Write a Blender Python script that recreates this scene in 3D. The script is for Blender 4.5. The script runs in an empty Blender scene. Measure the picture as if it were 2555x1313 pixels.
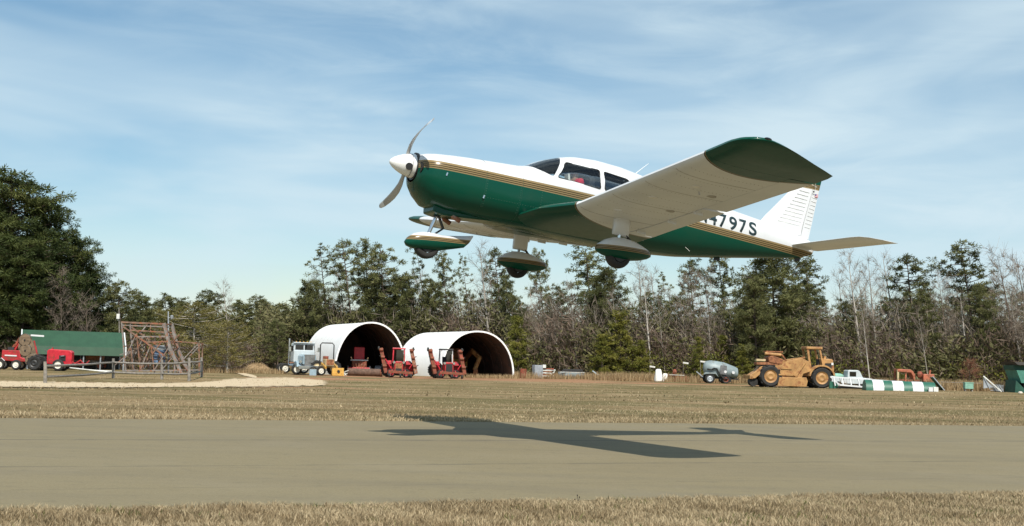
import bpy, bmesh, math, random
import numpy as np
from mathutils import Vector, Matrix, Euler

# ------------------------------------------------------------------ scene, camera, light
SC = bpy.context.scene
COL = SC.collection
PI = math.pi
R = math.radians
W_PX, H_PX, F_PX, HORIZON, ROLL, EYE = 2555, 1313, 3100.0, 895.0, R(1.6), 1.2


def cam_axes():
    p = math.atan((HORIZON - H_PX / 2) / F_PX)
    f = Vector((0, math.cos(p), math.sin(p)))
    r = Vector((1, 0, 0))
    u = r.cross(f)
    c, s = math.cos(ROLL), math.sin(ROLL)
    return c * r + s * u, -s * r + c * u, f


CR, CU, CF = cam_axes()
cam_d = bpy.data.cameras.new('camera')
cam = bpy.data.objects.new('camera', cam_d)
COL.objects.link(cam)
cam.matrix_world = Matrix(((CR.x, CU.x, -CF.x, 0), (CR.y, CU.y, -CF.y, 0), (CR.z, CU.z, -CF.z, EYE), (0, 0, 0, 1)))
cam_d.sensor_width = 36
cam_d.lens = 36 * F_PX / W_PX
cam_d.clip_start = .1
cam_d.clip_end = 5000
SC.camera = cam

SUN_EL, SUN_AZ = R(50), R(-9.2)          # the light travels towards SUN_AZ (0 = +Y, away from the camera)
sun_dir = Vector((math.cos(SUN_EL) * math.sin(SUN_AZ), math.cos(SUN_EL) * math.cos(SUN_AZ), -math.sin(SUN_EL)))
sl = bpy.data.lights.new('sun', 'SUN')
sl.energy = 5.0
sl.angle = R(.53)
sl.color = (1, .94, .84)
so = bpy.data.objects.new('sun', sl)
COL.objects.link(so)
so.rotation_euler = sun_dir.to_track_quat('-Z', 'Y').to_euler()
so.location = (0, -20, 60)

wd = bpy.data.worlds.new('World')
SC.world = wd
wd.use_nodes = True
wn, wl = wd.node_tree.nodes, wd.node_tree.links
wn.clear()
w_out = wn.new('ShaderNodeOutputWorld')
w_bg = wn.new('ShaderNodeBackground')
w_bg.inputs['Strength'].default_value = .1
sky = wn.new('ShaderNodeTexSky')
sky.sky_type = 'NISHITA'
sky.sun_disc = False
sky.sun_elevation = SUN_EL
sky.sun_rotation = math.atan2(-sun_dir.x, -sun_dir.y)
sky.air_density = 1.0
sky.dust_density = .35
sky.ozone_density = 1.6
tc = wn.new('ShaderNodeTexCoord')


def cloud_layer(rot, scale, detail, rough, lo, hi, seed, dist=.6):
    mp = wn.new('ShaderNodeMapping')
    mp.inputs['Rotation'].default_value = rot
    mp.inputs['Scale'].default_value = scale
    mp.inputs['Location'].default_value = seed
    wl.new(tc.outputs['Generated'], mp.inputs['Vector'])
    n = wn.new('ShaderNodeTexNoise')
    n.inputs['Scale'].default_value = 1
    n.inputs['Detail'].default_value = detail
    n.inputs['Roughness'].default_value = rough
    n.inputs['Distortion'].default_value = dist
    wl.new(mp.outputs['Vector'], n.inputs['Vector'])
    m = wn.new('ShaderNodeMapRange')
    m.interpolation_type = 'SMOOTHSTEP'
    m.inputs['From Min'].default_value = lo
    m.inputs['From Max'].default_value = hi
    wl.new(n.outputs['Fac'], m.inputs['Value'])
    return m.outputs['Result']


def wmath(op, a, b):
    m = wn.new('ShaderNodeMath')
    m.operation = op
    m.use_clamp = True
    for i, v in enumerate((a, b)):
        if isinstance(v, (int, float)):
            m.inputs[i].default_value = v
        else:
            wl.new(v, m.inputs[i])
    return m.outputs[0]


c1 = cloud_layer((0, R(19), 0), (2.0, 2.0, 8.0), 4, .48, .38, .68, (2.75, .9, 4.1), .9)
c2 = cloud_layer((0, R(18), 0), (6, 6, 26), 6, .6, .36, .78, (3.2, 8.1, .7))
c3 = cloud_layer((0, R(21), 0), (1.5, 1.5, 5.0), 3, .5, .36, .70, (6.3, 2.2, 1.75), .3)
cl = wmath('MULTIPLY', wmath('ADD', wmath('MULTIPLY', c1, .86), wmath('MULTIPLY', wmath('MULTIPLY', c2, c3), .6)), .9)
cl = wmath('ADD', wmath('MULTIPLY', cl, .85), wmath('ADD', wmath('MULTIPLY', c3, .15), .06))
mixc = wn.new('ShaderNodeMix')
mixc.data_type = 'RGBA'
wl.new(cl, mixc.inputs['Factor'])
hs = wn.new('ShaderNodeHueSaturation')
hs.inputs['Saturation'].default_value = 1.2
hs.inputs['Hue'].default_value = .489
hs.inputs['Value'].default_value = 1.0
wl.new(sky.outputs['Color'], hs.inputs['Color'])
wl.new(hs.outputs['Color'], mixc.inputs['A'])
mixc.inputs['B'].default_value = (6.2, 7.6, 8.3, 1)
wl.new(mixc.outputs['Result'], w_bg.inputs['Color'])
wl.new(w_bg.outputs[0], w_out.inputs[0])

SC.render.engine = 'CYCLES'
SC.view_settings.view_transform = 'Standard'
SC.view_settings.look = 'None'
SC.view_settings.exposure = 0.12
SC.view_settings.gamma = 1
SC.view_settings.use_curve_mapping = False
SC.render.resolution_x, SC.render.resolution_y = 1024, 526
SC.cycles.max_bounces = 8
SC.cycles.transparent_max_bounces = 12

rng = np.random.default_rng(7)
random.seed(7)


# ------------------------------------------------------------------ terrain and placing
def sstep(t):
    t = np.clip(t, 0, 1)
    return t * t * (3 - 2 * t)


def terr(x, y):
    """ground height: level by the runway, easing down towards the yard, lower on the left"""
    s = sstep((y - .39 * x - 27) / 48)
    xc = np.clip(x, -70, 70)
    return -s * (.55 - .008 * xc) + .0 * x


def pix_dir(px, py):
    return CF + CR * ((px - W_PX / 2) / F_PX) - CU * ((py - H_PX / 2) / F_PX)


def at(px, py):
    """point of the ground seen at a pixel of the photograph"""
    d = pix_dir(px, py)
    ts = np.geomspace(4, 3000, 1500)
    gap = EYE + d.z * ts - terr(d.x * ts, d.y * ts)
    k = int(np.argmax(gap < 0)) or 1
    t = ts[k - 1] + (ts[k] - ts[k - 1]) * gap[k - 1] / (gap[k - 1] - gap[k])
    return Vector((0, 0, EYE)) + d * float(t)


def atD(px, D, py=900):
    """ground point D metres out along a column of the photograph"""
    d = pix_dir(px, py)
    x = d.x / d.y * D
    return Vector((x, D, float(terr(x, D))))


# ------------------------------------------------------------------ materials
MATS = {}


def nd(nt, typ, **kw):
    n = nt.nodes.new(typ)
    for k, v in kw.items():
        setattr(n, k, v)
    return n


def new_mat(name):
    m = bpy.data.materials.new(name)
    m.use_nodes = True
    nt = m.node_tree
    return m, nt, nt.nodes['Principled BSDF']


def math_n(nt, op, a, b=None, c=None, clamp=False):
    m = nd(nt, 'ShaderNodeMath', operation=op, use_clamp=clamp)
    for i, v in enumerate((a, b, c)):
        if v is None:
            continue
        if isinstance(v, (int, float)):
            m.inputs[i].default_value = v
        else:
            nt.links.new(v, m.inputs[i])
    return m.outputs[0]


def mix_n(nt, fac, a, b, mode='MIX'):
    m = nd(nt, 'ShaderNodeMix', data_type='RGBA', blend_type=mode)
    for k, v in (('Factor', fac), ('A', a), ('B', b)):
        if isinstance(v, (int, float)):
            m.inputs[k].default_value = v
        elif isinstance(v, (tuple, list)):
            m.inputs[k].default_value = (*v[:3], 1)
        else:
            nt.links.new(v, m.inputs[k])
    return m.outputs['Result']


def noise_n(nt, vec, scale, detail=4, rough=.55, dist=0.0):
    n = nd(nt, 'ShaderNodeTexNoise')
    n.inputs['Scale'].default_value = scale
    n.inputs['Detail'].default_value = detail
    n.inputs['Roughness'].default_value = rough
    n.inputs['Distortion'].default_value = dist
    if vec is not None:
        nt.links.new(vec, n.inputs['Vector'])
    return n.outputs['Fac']


def ramp_n(nt, fac, stops, interp='LINEAR'):
    r = nd(nt, 'ShaderNodeValToRGB')
    r.color_ramp.interpolation = interp
    els = r.color_ramp.elements
    while len(els) < len(stops):
        els.new(.5)
    for e, (p, c) in zip(els, stops):
        e.position = p
        e.color = (*c[:3], 1)
    nt.links.new(fac, r.inputs['Fac'])
    return r.outputs['Color']


def range_n(nt, v, a, b, smooth=True):
    m = nd(nt, 'ShaderNodeMapRange')
    if smooth:
        m.interpolation_type = 'SMOOTHSTEP'
    m.inputs['From Min'].default_value = a
    m.inputs['From Max'].default_value = b
    nt.links.new(v, m.inputs['Value'])
    return m.outputs['Result']


def bump_n(nt, bsdf, height, strength=.3, distance=.02):
    b = nd(nt, 'ShaderNodeBump')
    b.inputs['Strength'].default_value = strength
    b.inputs['Distance'].default_value = distance
    nt.links.new(height, b.inputs['Height'])
    nt.links.new(b.outputs['Normal'], bsdf.inputs['Normal'])


def M(name, col=None, rough=.6, metal=0.0, var=.18, scale=3.0, rust=0.0, rustcol=(.16, .06, .025), bump=0.0, coat=0.0):
    """plain painted / metal / wooden surface with mottling and optional rust or dirt"""
    if name in MATS:
        return MATS[name]
    m, nt, b = new_mat(name)
    tcn = nd(nt, 'ShaderNodeTexCoord')
    v = tcn.outputs['Object']
    n1 = noise_n(nt, v, scale, 5, .6)
    lo = tuple(c * (1 - var) for c in col)
    hi = tuple(min(1, c * (1 + var)) for c in col)
    c = mix_n(nt, range_n(nt, n1, .3, .7), lo, hi)
    if rust > 0:
        n2 = noise_n(nt, v, scale * 1.7, 7, .7)
        c = mix_n(nt, range_n(nt, n2, .62 - rust * .35, .70 - rust * .3), c, rustcol)
    nt.links.new(c, b.inputs['Base Color'])
    b.inputs['Roughness'].default_value = rough
    b.inputs['Metallic'].default_value = metal
    b.inputs['Coat Weight'].default_value = coat
    b.inputs['Coat Roughness'].default_value = .08
    if bump:
        bump_n(nt, b, noise_n(nt, v, scale * 5, 4), bump, .02)
    MATS[name] = m
    return m


M('white_paint', (.66, .67, .68), .3, var=.03, coat=.5)
M('steel', (.45, .45, .46), .35, .8)
M('chrome', (.7, .7, .7), .18, 1.0, var=.05)
M('black_rubber', (.022, .021, .02), .8, var=.3)
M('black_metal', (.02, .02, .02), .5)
M('dark_void', (.012, .012, .012), .8)
M('red_paint', (.42, .022, .03), .45, var=.25, rust=.35, rustcol=(.20, .05, .03))
M('red_bright', (.50, .02, .035), .4, var=.2)
M('rusty_red', (.27, .06, .035), .7, var=.35, rust=.5)
M('rust', (.25, .10, .05), .85, var=.4, scale=5, rust=.3, rustcol=(.32, .24, .2))
M('truss_steel', (.19, .12, .085), .8, var=.45, scale=2.5, rust=.4, rustcol=(.27, .10, .05))
M('truss_grey', (.21, .19, .175), .75, var=.3, scale=2.5, rust=.3, rustcol=(.28, .12, .06))
M('orange_paint', (.42, .13, .07), .6, var=.25, rust=.3)
M('scraper_yellow', (.40, .22, .08), .6, var=.22, scale=1.6, rust=.28, rustcol=(.27, .11, .04))
M('scraper_dark', (.30, .12, .05), .7, var=.3, rust=.4)
M('machine_yellow', (.55, .30, .05), .55, var=.2, rust=.25)
M('machine_tan', (.52, .42, .24), .65, var=.2, rust=.2)
M('deck_brown', (.17, .12, .075), .85, var=.35, scale=4)
M('green_roof', (.024, .072, .036), .45, var=.12, scale=1.2)
M('green_marker', (.02, .115, .075), .5, var=.15)
M('teal_wall', (.06, .21, .16), .6, var=.2)
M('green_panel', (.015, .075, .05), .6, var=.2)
M('mint', (.22, .42, .33), .6)
M('hut_white', (.90, .90, .885), .5, var=.03, scale=.6)
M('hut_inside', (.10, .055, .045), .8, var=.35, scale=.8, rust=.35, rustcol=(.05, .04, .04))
M('grey_wood', (.22, .20, .175), .9, var=.3, scale=6)
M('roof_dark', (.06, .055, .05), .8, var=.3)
M('truck_white', (.50, .55, .57), .35, var=.06, coat=.3)
M('truck_blue', (.27, .37, .43), .35, var=.12, coat=.3)
M('dull_blue', (.12, .20, .32), .6, var=.3, rust=.25)
M('grey_tank', (.22, .27, .28), .5, var=.22, scale=1.2, rust=.15, rustcol=(.16, .15, .13))
M('grey_metal', (.36, .39, .42), .5, .3, var=.15)
M('pale_scrap', (.62, .62, .58), .7, var=.2)
M('bag_white', (.78, .77, .74), .8, var=.08, scale=2)
M('boat_blue', (.38, .50, .56), .5, var=.15)
M('straw', (.25, .17, .09), .95, var=.3, scale=5, bump=.6)
M('grille', (.20, .20, .20), .4, .5, var=.3)
M('wheel_white', (.66, .64, .56), .6, var=.15)
M('seat_dark', (.03, .03, .032), .8)
M('skin', (.34, .19, .13), .6, var=.08)
M('shirt_red', (.55, .02, .05), .85, var=.15, scale=8)
M('trousers', (.03, .035, .06), .9)
M('hair', (.02, .014, .01), .8)
M('cabin', (.22, .21, .20), .8)
M('old_pipe', (.12, .072, .05), .85, var=.35, scale=4)
M('rivet_head', (.10, .17, .13), .5)
M('stone_pale', (.6, .56, .48), .9)


def glass_mat(name, tint, refl=.08):
    m, nt, b = new_mat(name)
    nt.nodes.remove(b)
    out = nt.nodes['Material Output']
    tr = nd(nt, 'ShaderNodeBsdfTransparent')
    tr.inputs['Color'].default_value = (*tint, 1)
    gl = nd(nt, 'ShaderNodeBsdfGlossy')
    gl.inputs['Roughness'].default_value = .03
    fr = nd(nt, 'ShaderNodeFresnel')
    fr.inputs['IOR'].default_value = 1.5
    f = math_n(nt, 'ADD', fr.outputs[0], refl, clamp=True)
    mx = nd(nt, 'ShaderNodeMixShader')
    nt.links.new(f, mx.inputs[0])
    nt.links.new(tr.outputs[0], mx.inputs[1])
    nt.links.new(gl.outputs[0], mx.inputs[2])
    nt.links.new(mx.outputs[0], out.inputs['Surface'])
    MATS[name] = m
    return m


glass_mat('clear_glass', (.90, .93, .93), .02)
glass_mat('dark_glass', (.12, .16, .15), .06)

GREEN = (.0005, .056, .034)
GOLD = (.25, .18, .085)
BROWN = (.045, .032, .014)
WHITE = (.645, .66, .675)


def aircraft_paint(name, value, base_low=GREEN, base_high=WHITE, width=.11, lines=4, flip=False, rough=.22, trim_only=False):
    """two-tone aircraft paint with gold pinstripes where value(nt, x, |y|, z) runs from 0 to width (metres)"""
    m, nt, b = new_mat(name)
    tcn = nd(nt, 'ShaderNodeTexCoord')
    sp = nd(nt, 'ShaderNodeSeparateXYZ')
    nt.links.new(tcn.outputs['Object'], sp.inputs[0])
    ay = math_n(nt, 'ABSOLUTE', sp.outputs['Y'])
    v = value(nt, sp.outputs['X'], ay, sp.outputs['Z'])
    t = math_n(nt, 'DIVIDE', v, width)
    # 0.2..0.8 of the ramp is the striped band
    t = math_n(nt, 'MULTIPLY_ADD', t, .6, .2)
    stops = [(0, base_low)]
    if trim_only:
        stops += [(.2, GOLD), (.38, BROWN), (.8, base_high)]
    else:
        n = lines
        for i in range(n):
            a = .2 + .6 * i / n
            stops.append((a, GOLD))
            if i < n - 1:
                stops.append((a + .6 / n * .5, BROWN))
        stops.append((.8, base_high))
    c = ramp_n(nt, t, stops, 'CONSTANT')
    n1 = noise_n(nt, tcn.outputs['Object'], 2.2, 6, .6)
    n2 = noise_n(nt, tcn.outputs['Object'], 14, 4, .6)
    c = mix_n(nt, math_n(nt, 'MULTIPLY', range_n(nt, n1, .45, .8), .10), c, (.06, .05, .035))
    nt.links.new(c, b.inputs['Base Color'])
    nt.links.new(math_n(nt, 'MULTIPLY_ADD', n2, .14, rough - .05), b.inputs['Roughness'])
    b.inputs['Coat Weight'].default_value = .08
    b.inputs['Specular IOR Level'].default_value = .22
    b.inputs['Coat Roughness'].default_value = .06
    bump_n(nt, b, noise_n(nt, tcn.outputs['Object'], 3.2, 2), .10, .03)
    MATS[name] = m
    return m


aircraft_paint('fuselage_paint', lambda nt, x, y, z: math_n(nt, 'ADD', z, math_n(nt, 'MULTIPLY_ADD', x, .006, .045)))
aircraft_paint('nose_fairing_paint', lambda nt, x, y, z: math_n(nt, 'ADD', z, math_n(nt, 'MULTIPLY_ADD', x, -.10, 1.035)), width=.06, lines=3)
aircraft_paint('main_fairing_paint', lambda nt, x, y, z: math_n(nt, 'ADD', z, math_n(nt, 'MULTIPLY_ADD', x, -.06, .995)), width=.06, lines=3)


def wing_value(nt, x, y, z):
    dx = math_n(nt, 'SUBTRACT', x, 2.85)
    yb = math_n(nt, 'MULTIPLY_ADD', math_n(nt, 'MULTIPLY', dx, dx), .37, 4.15)
    tip = math_n(nt, 'SUBTRACT', yb, y)                       # > 0 inboard of the tip line
    k = math_n(nt, 'SUBTRACT', 1.0, math_n(nt, 'DIVIDE', math_n(nt, 'SUBTRACT', x, 2.05), 1.6))
    yg = math_n(nt, 'MULTIPLY_ADD', math_n(nt, 'MULTIPLY', k, k), .62, .86)
    glove = math_n(nt, 'SUBTRACT', y, yg)
    return math_n(nt, 'MINIMUM', tip, glove)


aircraft_paint('wing_paint', wing_value, width=.03, trim_only=True, rough=.3)
aircraft_paint('fin_paint', lambda nt, x, y, z: math_n(nt, 'SUBTRACT', math_n(nt, 'MULTIPLY_ADD', x, .05, .76), z), width=.085, lines=4)
M('spinner_white', (.8, .8, .79), .22, var=.02, coat=.5)
M('prop_grey', (.40, .40, .39), .35, .3, var=.12)
M('letter_dark', (.012, .03, .035), .4, var=.1)
M('seam_grey', (.36, .34, .31), .6)
M('bead_white', (.66, .66, .65), .4, var=.03)
M('flag_red', (.5, .03, .04), .6)
M('flag_blue', (.03, .05, .22), .6)


# ------------------------------------------------------------------ mesh builder
class B:
    def __init__(s):
        s.v, s.f, s.mi = [], [], []

    def add(s, verts, faces, mi=0):
        o = len(s.v)
        s.v += [tuple(p) for p in verts]
        s.f += [tuple(i + o for i in f) for f in faces]
        s.mi += [mi] * len(faces)
        return s

    def box(s, c, d, rot=None, mi=0, taper=1.0):
        x, y, z = d[0] / 2, d[1] / 2, d[2] / 2
        vs = [Vector((sx * x * (taper if sz > 0 else 1), sy * y * (taper if sz > 0 else 1), sz * z)) for sz in (-1, 1) for sx, sy in ((-1, -1), (1, -1), (1, 1), (-1, 1))]
        if rot:
            mt = Euler(rot).to_matrix()
            vs = [mt @ q for q in vs]
        vs = [q + Vector(c) for q in vs]
        return s.add(vs, [(3, 2, 1, 0), (4, 5, 6, 7), (0, 1, 5, 4), (1, 2, 6, 5), (2, 3, 7, 6), (3, 0, 4, 7)], mi)

    def bar(s, a, b, w, h=None, mi=0):
        """rectangular bar between two points"""
        a, b = Vector(a), Vector(b)
        h = h or w
        d = (b - a).normalized()
        up = Vector((0, 0, 1)) if abs(d.z) < .95 else Vector((0, 1, 0))
        e = d.cross(up).normalized() * w / 2
        g = e.cross(d).normalized() * h / 2
        vs = [p + q for p in (a, b) for q in (-e - g, e - g, e + g, -e + g)]
        return s.add(vs, [(0, 1, 2, 3), (7, 6, 5, 4), (0, 4, 5, 1), (1, 5, 6, 2), (2, 6, 7, 3), (3, 7, 4, 0)], mi)

    def tube(s, pts, r, n=8, mi=0, caps=True):
        pts = [Vector(p) for p in pts]
        rs = r if isinstance(r, (list, tuple)) else [r] * len(pts)
        o = len(s.v)
        for i, p in enumerate(pts):
            d = (pts[min(i + 1, len(pts) - 1)] - pts[max(i - 1, 0)]).normalized()
            up = Vector((0, 0, 1)) if abs(d.z) < .9 else Vector((0, 1, 0))
            e = d.cross(up).normalized()
            g = e.cross(d).normalized()
            for k in range(n):
                a = 2 * PI * k / n
                s.v.append(tuple(p + (e * math.cos(a) + g * math.sin(a)) * rs[i]))
        for i in range(len(pts) - 1):
            for k in range(n):
                a, b = o + i * n + k, o + i * n + (k + 1) % n
                s.f.append((a, a + n, b + n, b))
                s.mi.append(mi)
        if caps:
            s.f.append(tuple(o + k for k in range(n)))
            s.f.append(tuple(o + (len(pts) - 1) * n + k for k in reversed(range(n))))
            s.mi += [mi, mi]
        return s

    def loft(s, rings, caps=True, closed=True, mi=0):
        n = len(rings[0])
        o = len(s.v)
        for r in rings:
            s.v += [tuple(p) for p in r]
        for i in range(len(rings) - 1):
            for k in range(n if closed else n - 1):
                a, b = o + i * n + k, o + i * n + (k + 1) % n
                s.f.append((a, b, b + n, a + n))
                s.mi.append(mi)
        if caps and closed:
            s.f.append(tuple(o + k for k in reversed(range(n))))
            s.f.append(tuple(o + (len(rings) - 1) * n + k for k in range(n)))
            s.mi += [mi, mi]
        return s

    def lathe(s, prof, axis='z', c=(0, 0, 0), n=20, mi=0, caps=True):
        """prof: (r, h) pairs turned about an axis through c"""
        rings = []
        for r, h in prof:
            ring = []
            for k in range(n):
                a = 2 * PI * k / n
                u, w = r * math.cos(a), r * math.sin(a)
                p = {'z': (u, w, h), 'y': (w, h, u), 'x': (h, u, w)}[axis]
                ring.append((p[0] + c[0], p[1] + c[1], p[2] + c[2]))
            rings.append(ring)
        return s.loft(rings, caps, mi=mi)

    def prism(s, poly, y0, y1, mi=0, plane='xz'):
        """polygon in a plane pushed along the third axis"""
        def mk(p, t):
            return {'xz': (p[0], t, p[1]), 'yz': (t, p[0], p[1]), 'xy': (p[0], p[1], t)}[plane]
        n = len(poly)
        vs = [mk(p, y0) for p in poly] + [mk(p, y1) for p in poly]
        fs = [tuple(range(n)), tuple(reversed(range(n, 2 * n)))]
        fs += [(k, n + k, n + (k + 1) % n, (k + 1) % n) for k in range(n)]
        return s.add(vs, fs, mi)

    def ell(s, c, r, n=14, m=8, mi=0, jit=0.0):
        rings = []
        for j in range(1, m):
            t = PI * j / m
            rings.append([(c[0] + r[0] * math.sin(t) * math.cos(2 * PI * k / n) * (1 + jit * (random.random() - .5)), c[1] + r[1] * math.sin(t) * math.sin(2 * PI * k / n) * (1 + jit * (random.random() - .5)), c[2] + r[2] * -math.cos(t) * (1 + jit * (random.random() - .5))) for k in range(n)])
        return s.loft(rings, True, mi=mi)

    def mesh(s, name):
        me = bpy.data.meshes.new(name)
        me.from_pydata(s.v, [], s.f)
        me.polygons.foreach_set('material_index', s.mi)
        bm = bmesh.new()
        bm.from_mesh(me)
        bmesh.ops.recalc_face_normals(bm, faces=bm.faces)
        bm.to_mesh(me)
        bm.free()
        return me

    def obj(s, name, mat, parent=None, smooth=False, bevel=0.0, edge=35):
        me = s.mesh(name)
        for mm in (mat if isinstance(mat, (list, tuple)) else [mat]):
            me.materials.append(MATS[mm] if isinstance(mm, str) else mm)
        if smooth:
            me.shade_smooth()
            me.set_sharp_from_angle(angle=R(edge))
        o = bpy.data.objects.new(name, me)
        COL.objects.link(o)
        o.parent = parent
        if bevel:
            md = o.modifiers.new('bevel', 'BEVEL')
            md.width = bevel
            md.segments = 2
            md.limit_method = 'ANGLE'
        return o


def tag(o, label=None, cat=None, group=None, kind=None):
    for k, v in (('label', label), ('category', cat), ('group', group), ('kind', kind)):
        if v:
            o[k] = v
    return o


def thing(name, label, cat, loc=(0, 0, 0), rotz=0.0, group=None, scale=1.0):
    o = bpy.data.objects.new(name, None)
    COL.objects.link(o)
    o.empty_display_size = .3
    o.location = loc
    o.rotation_euler = (0, 0, rotz)
    o.scale = (scale,) * 3
    return tag(o, label, cat, group)


def copy_tree(o, parent=None):
    c = o.copy()
    COL.objects.link(c)
    c.parent = parent
    for ch in list(o.children):
        copy_tree(ch, c)
    return c


def np_mesh(name, V, F, mats, tint=None, smooth=False):
    """fast mesh from numpy: V (n,3), F (m,k)"""
    me = bpy.data.meshes.new(name)
    V = np.ascontiguousarray(V, dtype=np.float32)
    F = np.ascontiguousarray(F, dtype=np.int32)
    k = F.shape[1]
    me.vertices.add(len(V))
    me.vertices.foreach_set('co', V.ravel())
    me.loops.add(F.size)
    me.loops.foreach_set('vertex_index', F.ravel())
    me.polygons.add(len(F))
    me.polygons.foreach_set('loop_start', np.arange(0, F.size, k, dtype=np.int32))
    if tint is not None:
        a = me.attributes.new('tint', 'FLOAT', 'POINT')
        a.data.foreach_set('value', np.ascontiguousarray(tint, dtype=np.float32))
    me.update(calc_edges=True)
    for mm in mats:
        me.materials.append(MATS[mm])
    return me


# ------------------------------------------------------------------ ground materials
def ground_material():
    m, nt, b = new_mat('field_grass')
    geo = nd(nt, 'ShaderNodeNewGeometry')
    pos = geo.outputs['Position']
    mp = nd(nt, 'ShaderNodeMapping')
    mp.inputs['Scale'].default_value = (.32, 1, 1)
    mp.inputs['Rotation'].default_value = (0, 0, R(-21.5))
    nt.links.new(pos, mp.inputs[0])
    str_v = mp.outputs[0]
    big = noise_n(nt, str_v, .22, 5, .6, .6)
    mid = noise_n(nt, str_v, 1.1, 6, .65)
    fine = noise_n(nt, pos, 9, 6, .7)
    tan = ramp_n(nt, fine, [(.28, (.12, .087, .043)), (.5, (.25, .18, .095)), (.72, (.37, .28, .158))])
    olive = ramp_n(nt, fine, [(.3, (.085, .072, .03)), (.6, (.165, .137, .06)), (.8, (.24, .195, .093))])
    c = mix_n(nt, range_n(nt, big, .42, .58), tan, olive)
    pale = noise_n(nt, str_v, .5, 4, .6, .4)
    c = mix_n(nt, math_n(nt, 'MULTIPLY', range_n(nt, pale, .52, .68), .5), c, (.40, .31, .19))
    c = mix_n(nt, math_n(nt, 'MULTIPLY', range_n(nt, mid, .50, .68), .75), c, (.155, .11, .055))
    # bare red clay round the huts and along the drive
    sp = nd(nt, 'ShaderNodeSeparateXYZ')
    nt.links.new(pos, sp.inputs[0])
    dirt = None
    for cx, cy, rx, ry in CLAY:
        dx = math_n(nt, 'DIVIDE', math_n(nt, 'SUBTRACT', sp.outputs['X'], cx), rx)
        dy = math_n(nt, 'DIVIDE', math_n(nt, 'SUBTRACT', sp.outputs['Y'], cy), ry)
        d2 = math_n(nt, 'ADD', math_n(nt, 'MULTIPLY', dx, dx), math_n(nt, 'MULTIPLY', dy, dy))
        k = math_n(nt, 'SUBTRACT', 1.0, d2, clamp=True)
        dirt = k if dirt is None else math_n(nt, 'MAXIMUM', dirt, k)
    dm = range_n(nt, math_n(nt, 'ADD', dirt, math_n(nt, 'MULTIPLY_ADD', mid, 1.5, -.8)), .25, .75)
    clay = ramp_n(nt, fine, [(.3, (.25, .12, .065)), (.7, (.42, .235, .14))])
    c = mix_n(nt, math_n(nt, 'MULTIPLY', dm, .8), c, clay)
    nt.links.new(c, b.inputs['Base Color'])
    b.inputs['Roughness'].default_value = .95
    b.inputs['Specular IOR Level'].default_value = .1
    bump_n(nt, b, fine, .8, .08)
    MATS['field_grass'] = m


def runway_material(pa, pb, na):
    """old pale asphalt; two long paving seams and hairline cracks run along it"""
    m, nt, b = new_mat('runway_asphalt')
    geo = nd(nt, 'ShaderNodeNewGeometry')
    pos = geo.outputs['Position']
    # across-runway coordinate
    dt = nd(nt, 'ShaderNodeVectorMath', operation='DOT_PRODUCT')
    nt.links.new(pos, dt.inputs[0])
    dt.inputs[1].default_value = na
    s = dt.outputs['Value']
    mp = nd(nt, 'ShaderNodeMapping')
    mp.inputs['Rotation'].default_value = (0, 0, R(-21.5))
    mp.inputs['Scale'].default_value = (.12, 1, 1)
    nt.links.new(pos, mp.inputs[0])
    strk = noise_n(nt, mp.outputs[0], 1.3, 5, .6)
    blot = noise_n(nt, pos, .5, 5, .6)
    fine = noise_n(nt, pos, 140, 3, .8)
    grit = noise_n(nt, pos, 38, 4, .75)
    c = ramp_n(nt, math_n(nt, 'MULTIPLY_ADD', grit, .6, math_n(nt, 'MULTIPLY', fine, .4)), [(.3, (.150, .122, .070)), (.55, (.218, .182, .107)), (.75, (.292, .248, .153))])
    c = mix_n(nt, math_n(nt, 'MULTIPLY', range_n(nt, strk, .4, .75), .48), c, (.145, .124, .085))
    c = mix_n(nt, math_n(nt, 'MULTIPLY', range_n(nt, blot, .45, .75), .22), c, (.27, .235, .165))
    pat = noise_n(nt, pos, 5.5, 6, .7)
    c = mix_n(nt, math_n(nt, 'MULTIPLY', range_n(nt, pat, .5, .72), .38), c, (.12, .105, .07))
    pal = noise_n(nt, pos, 17, 5, .75)
    c = mix_n(nt, math_n(nt, 'MULTIPLY', range_n(nt, pal, .55, .75), .30), c, (.32, .285, .205))
    wob = noise_n(nt, mp.outputs[0], 2.2, 6, .7)
    brk = noise_n(nt, pos, 1.6, 4, .6)
    for s0, w, k in SEAMS:
        d = math_n(nt, 'ABSOLUTE', math_n(nt, 'SUBTRACT', math_n(nt, 'ADD', s, math_n(nt, 'MULTIPLY_ADD', wob, .20, -.10)), s0))
        line = math_n(nt, 'SUBTRACT', 1.0, math_n(nt, 'DIVIDE', d, w), clamp=True)
        line = math_n(nt, 'MULTIPLY', line, math_n(nt, 'MULTIPLY', range_n(nt, brk, .3, .6), k))
        c = mix_n(nt, line, c, (.07, .065, .055))
    nt.links.new(c, b.inputs['Base Color'])
    b.inputs['Roughness'].default_value = .85
    b.inputs['Specular IOR Level'].default_value = .25
    bump_n(nt, b, fine, .35, .006)
    MATS['runway_asphalt'] = m


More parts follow.
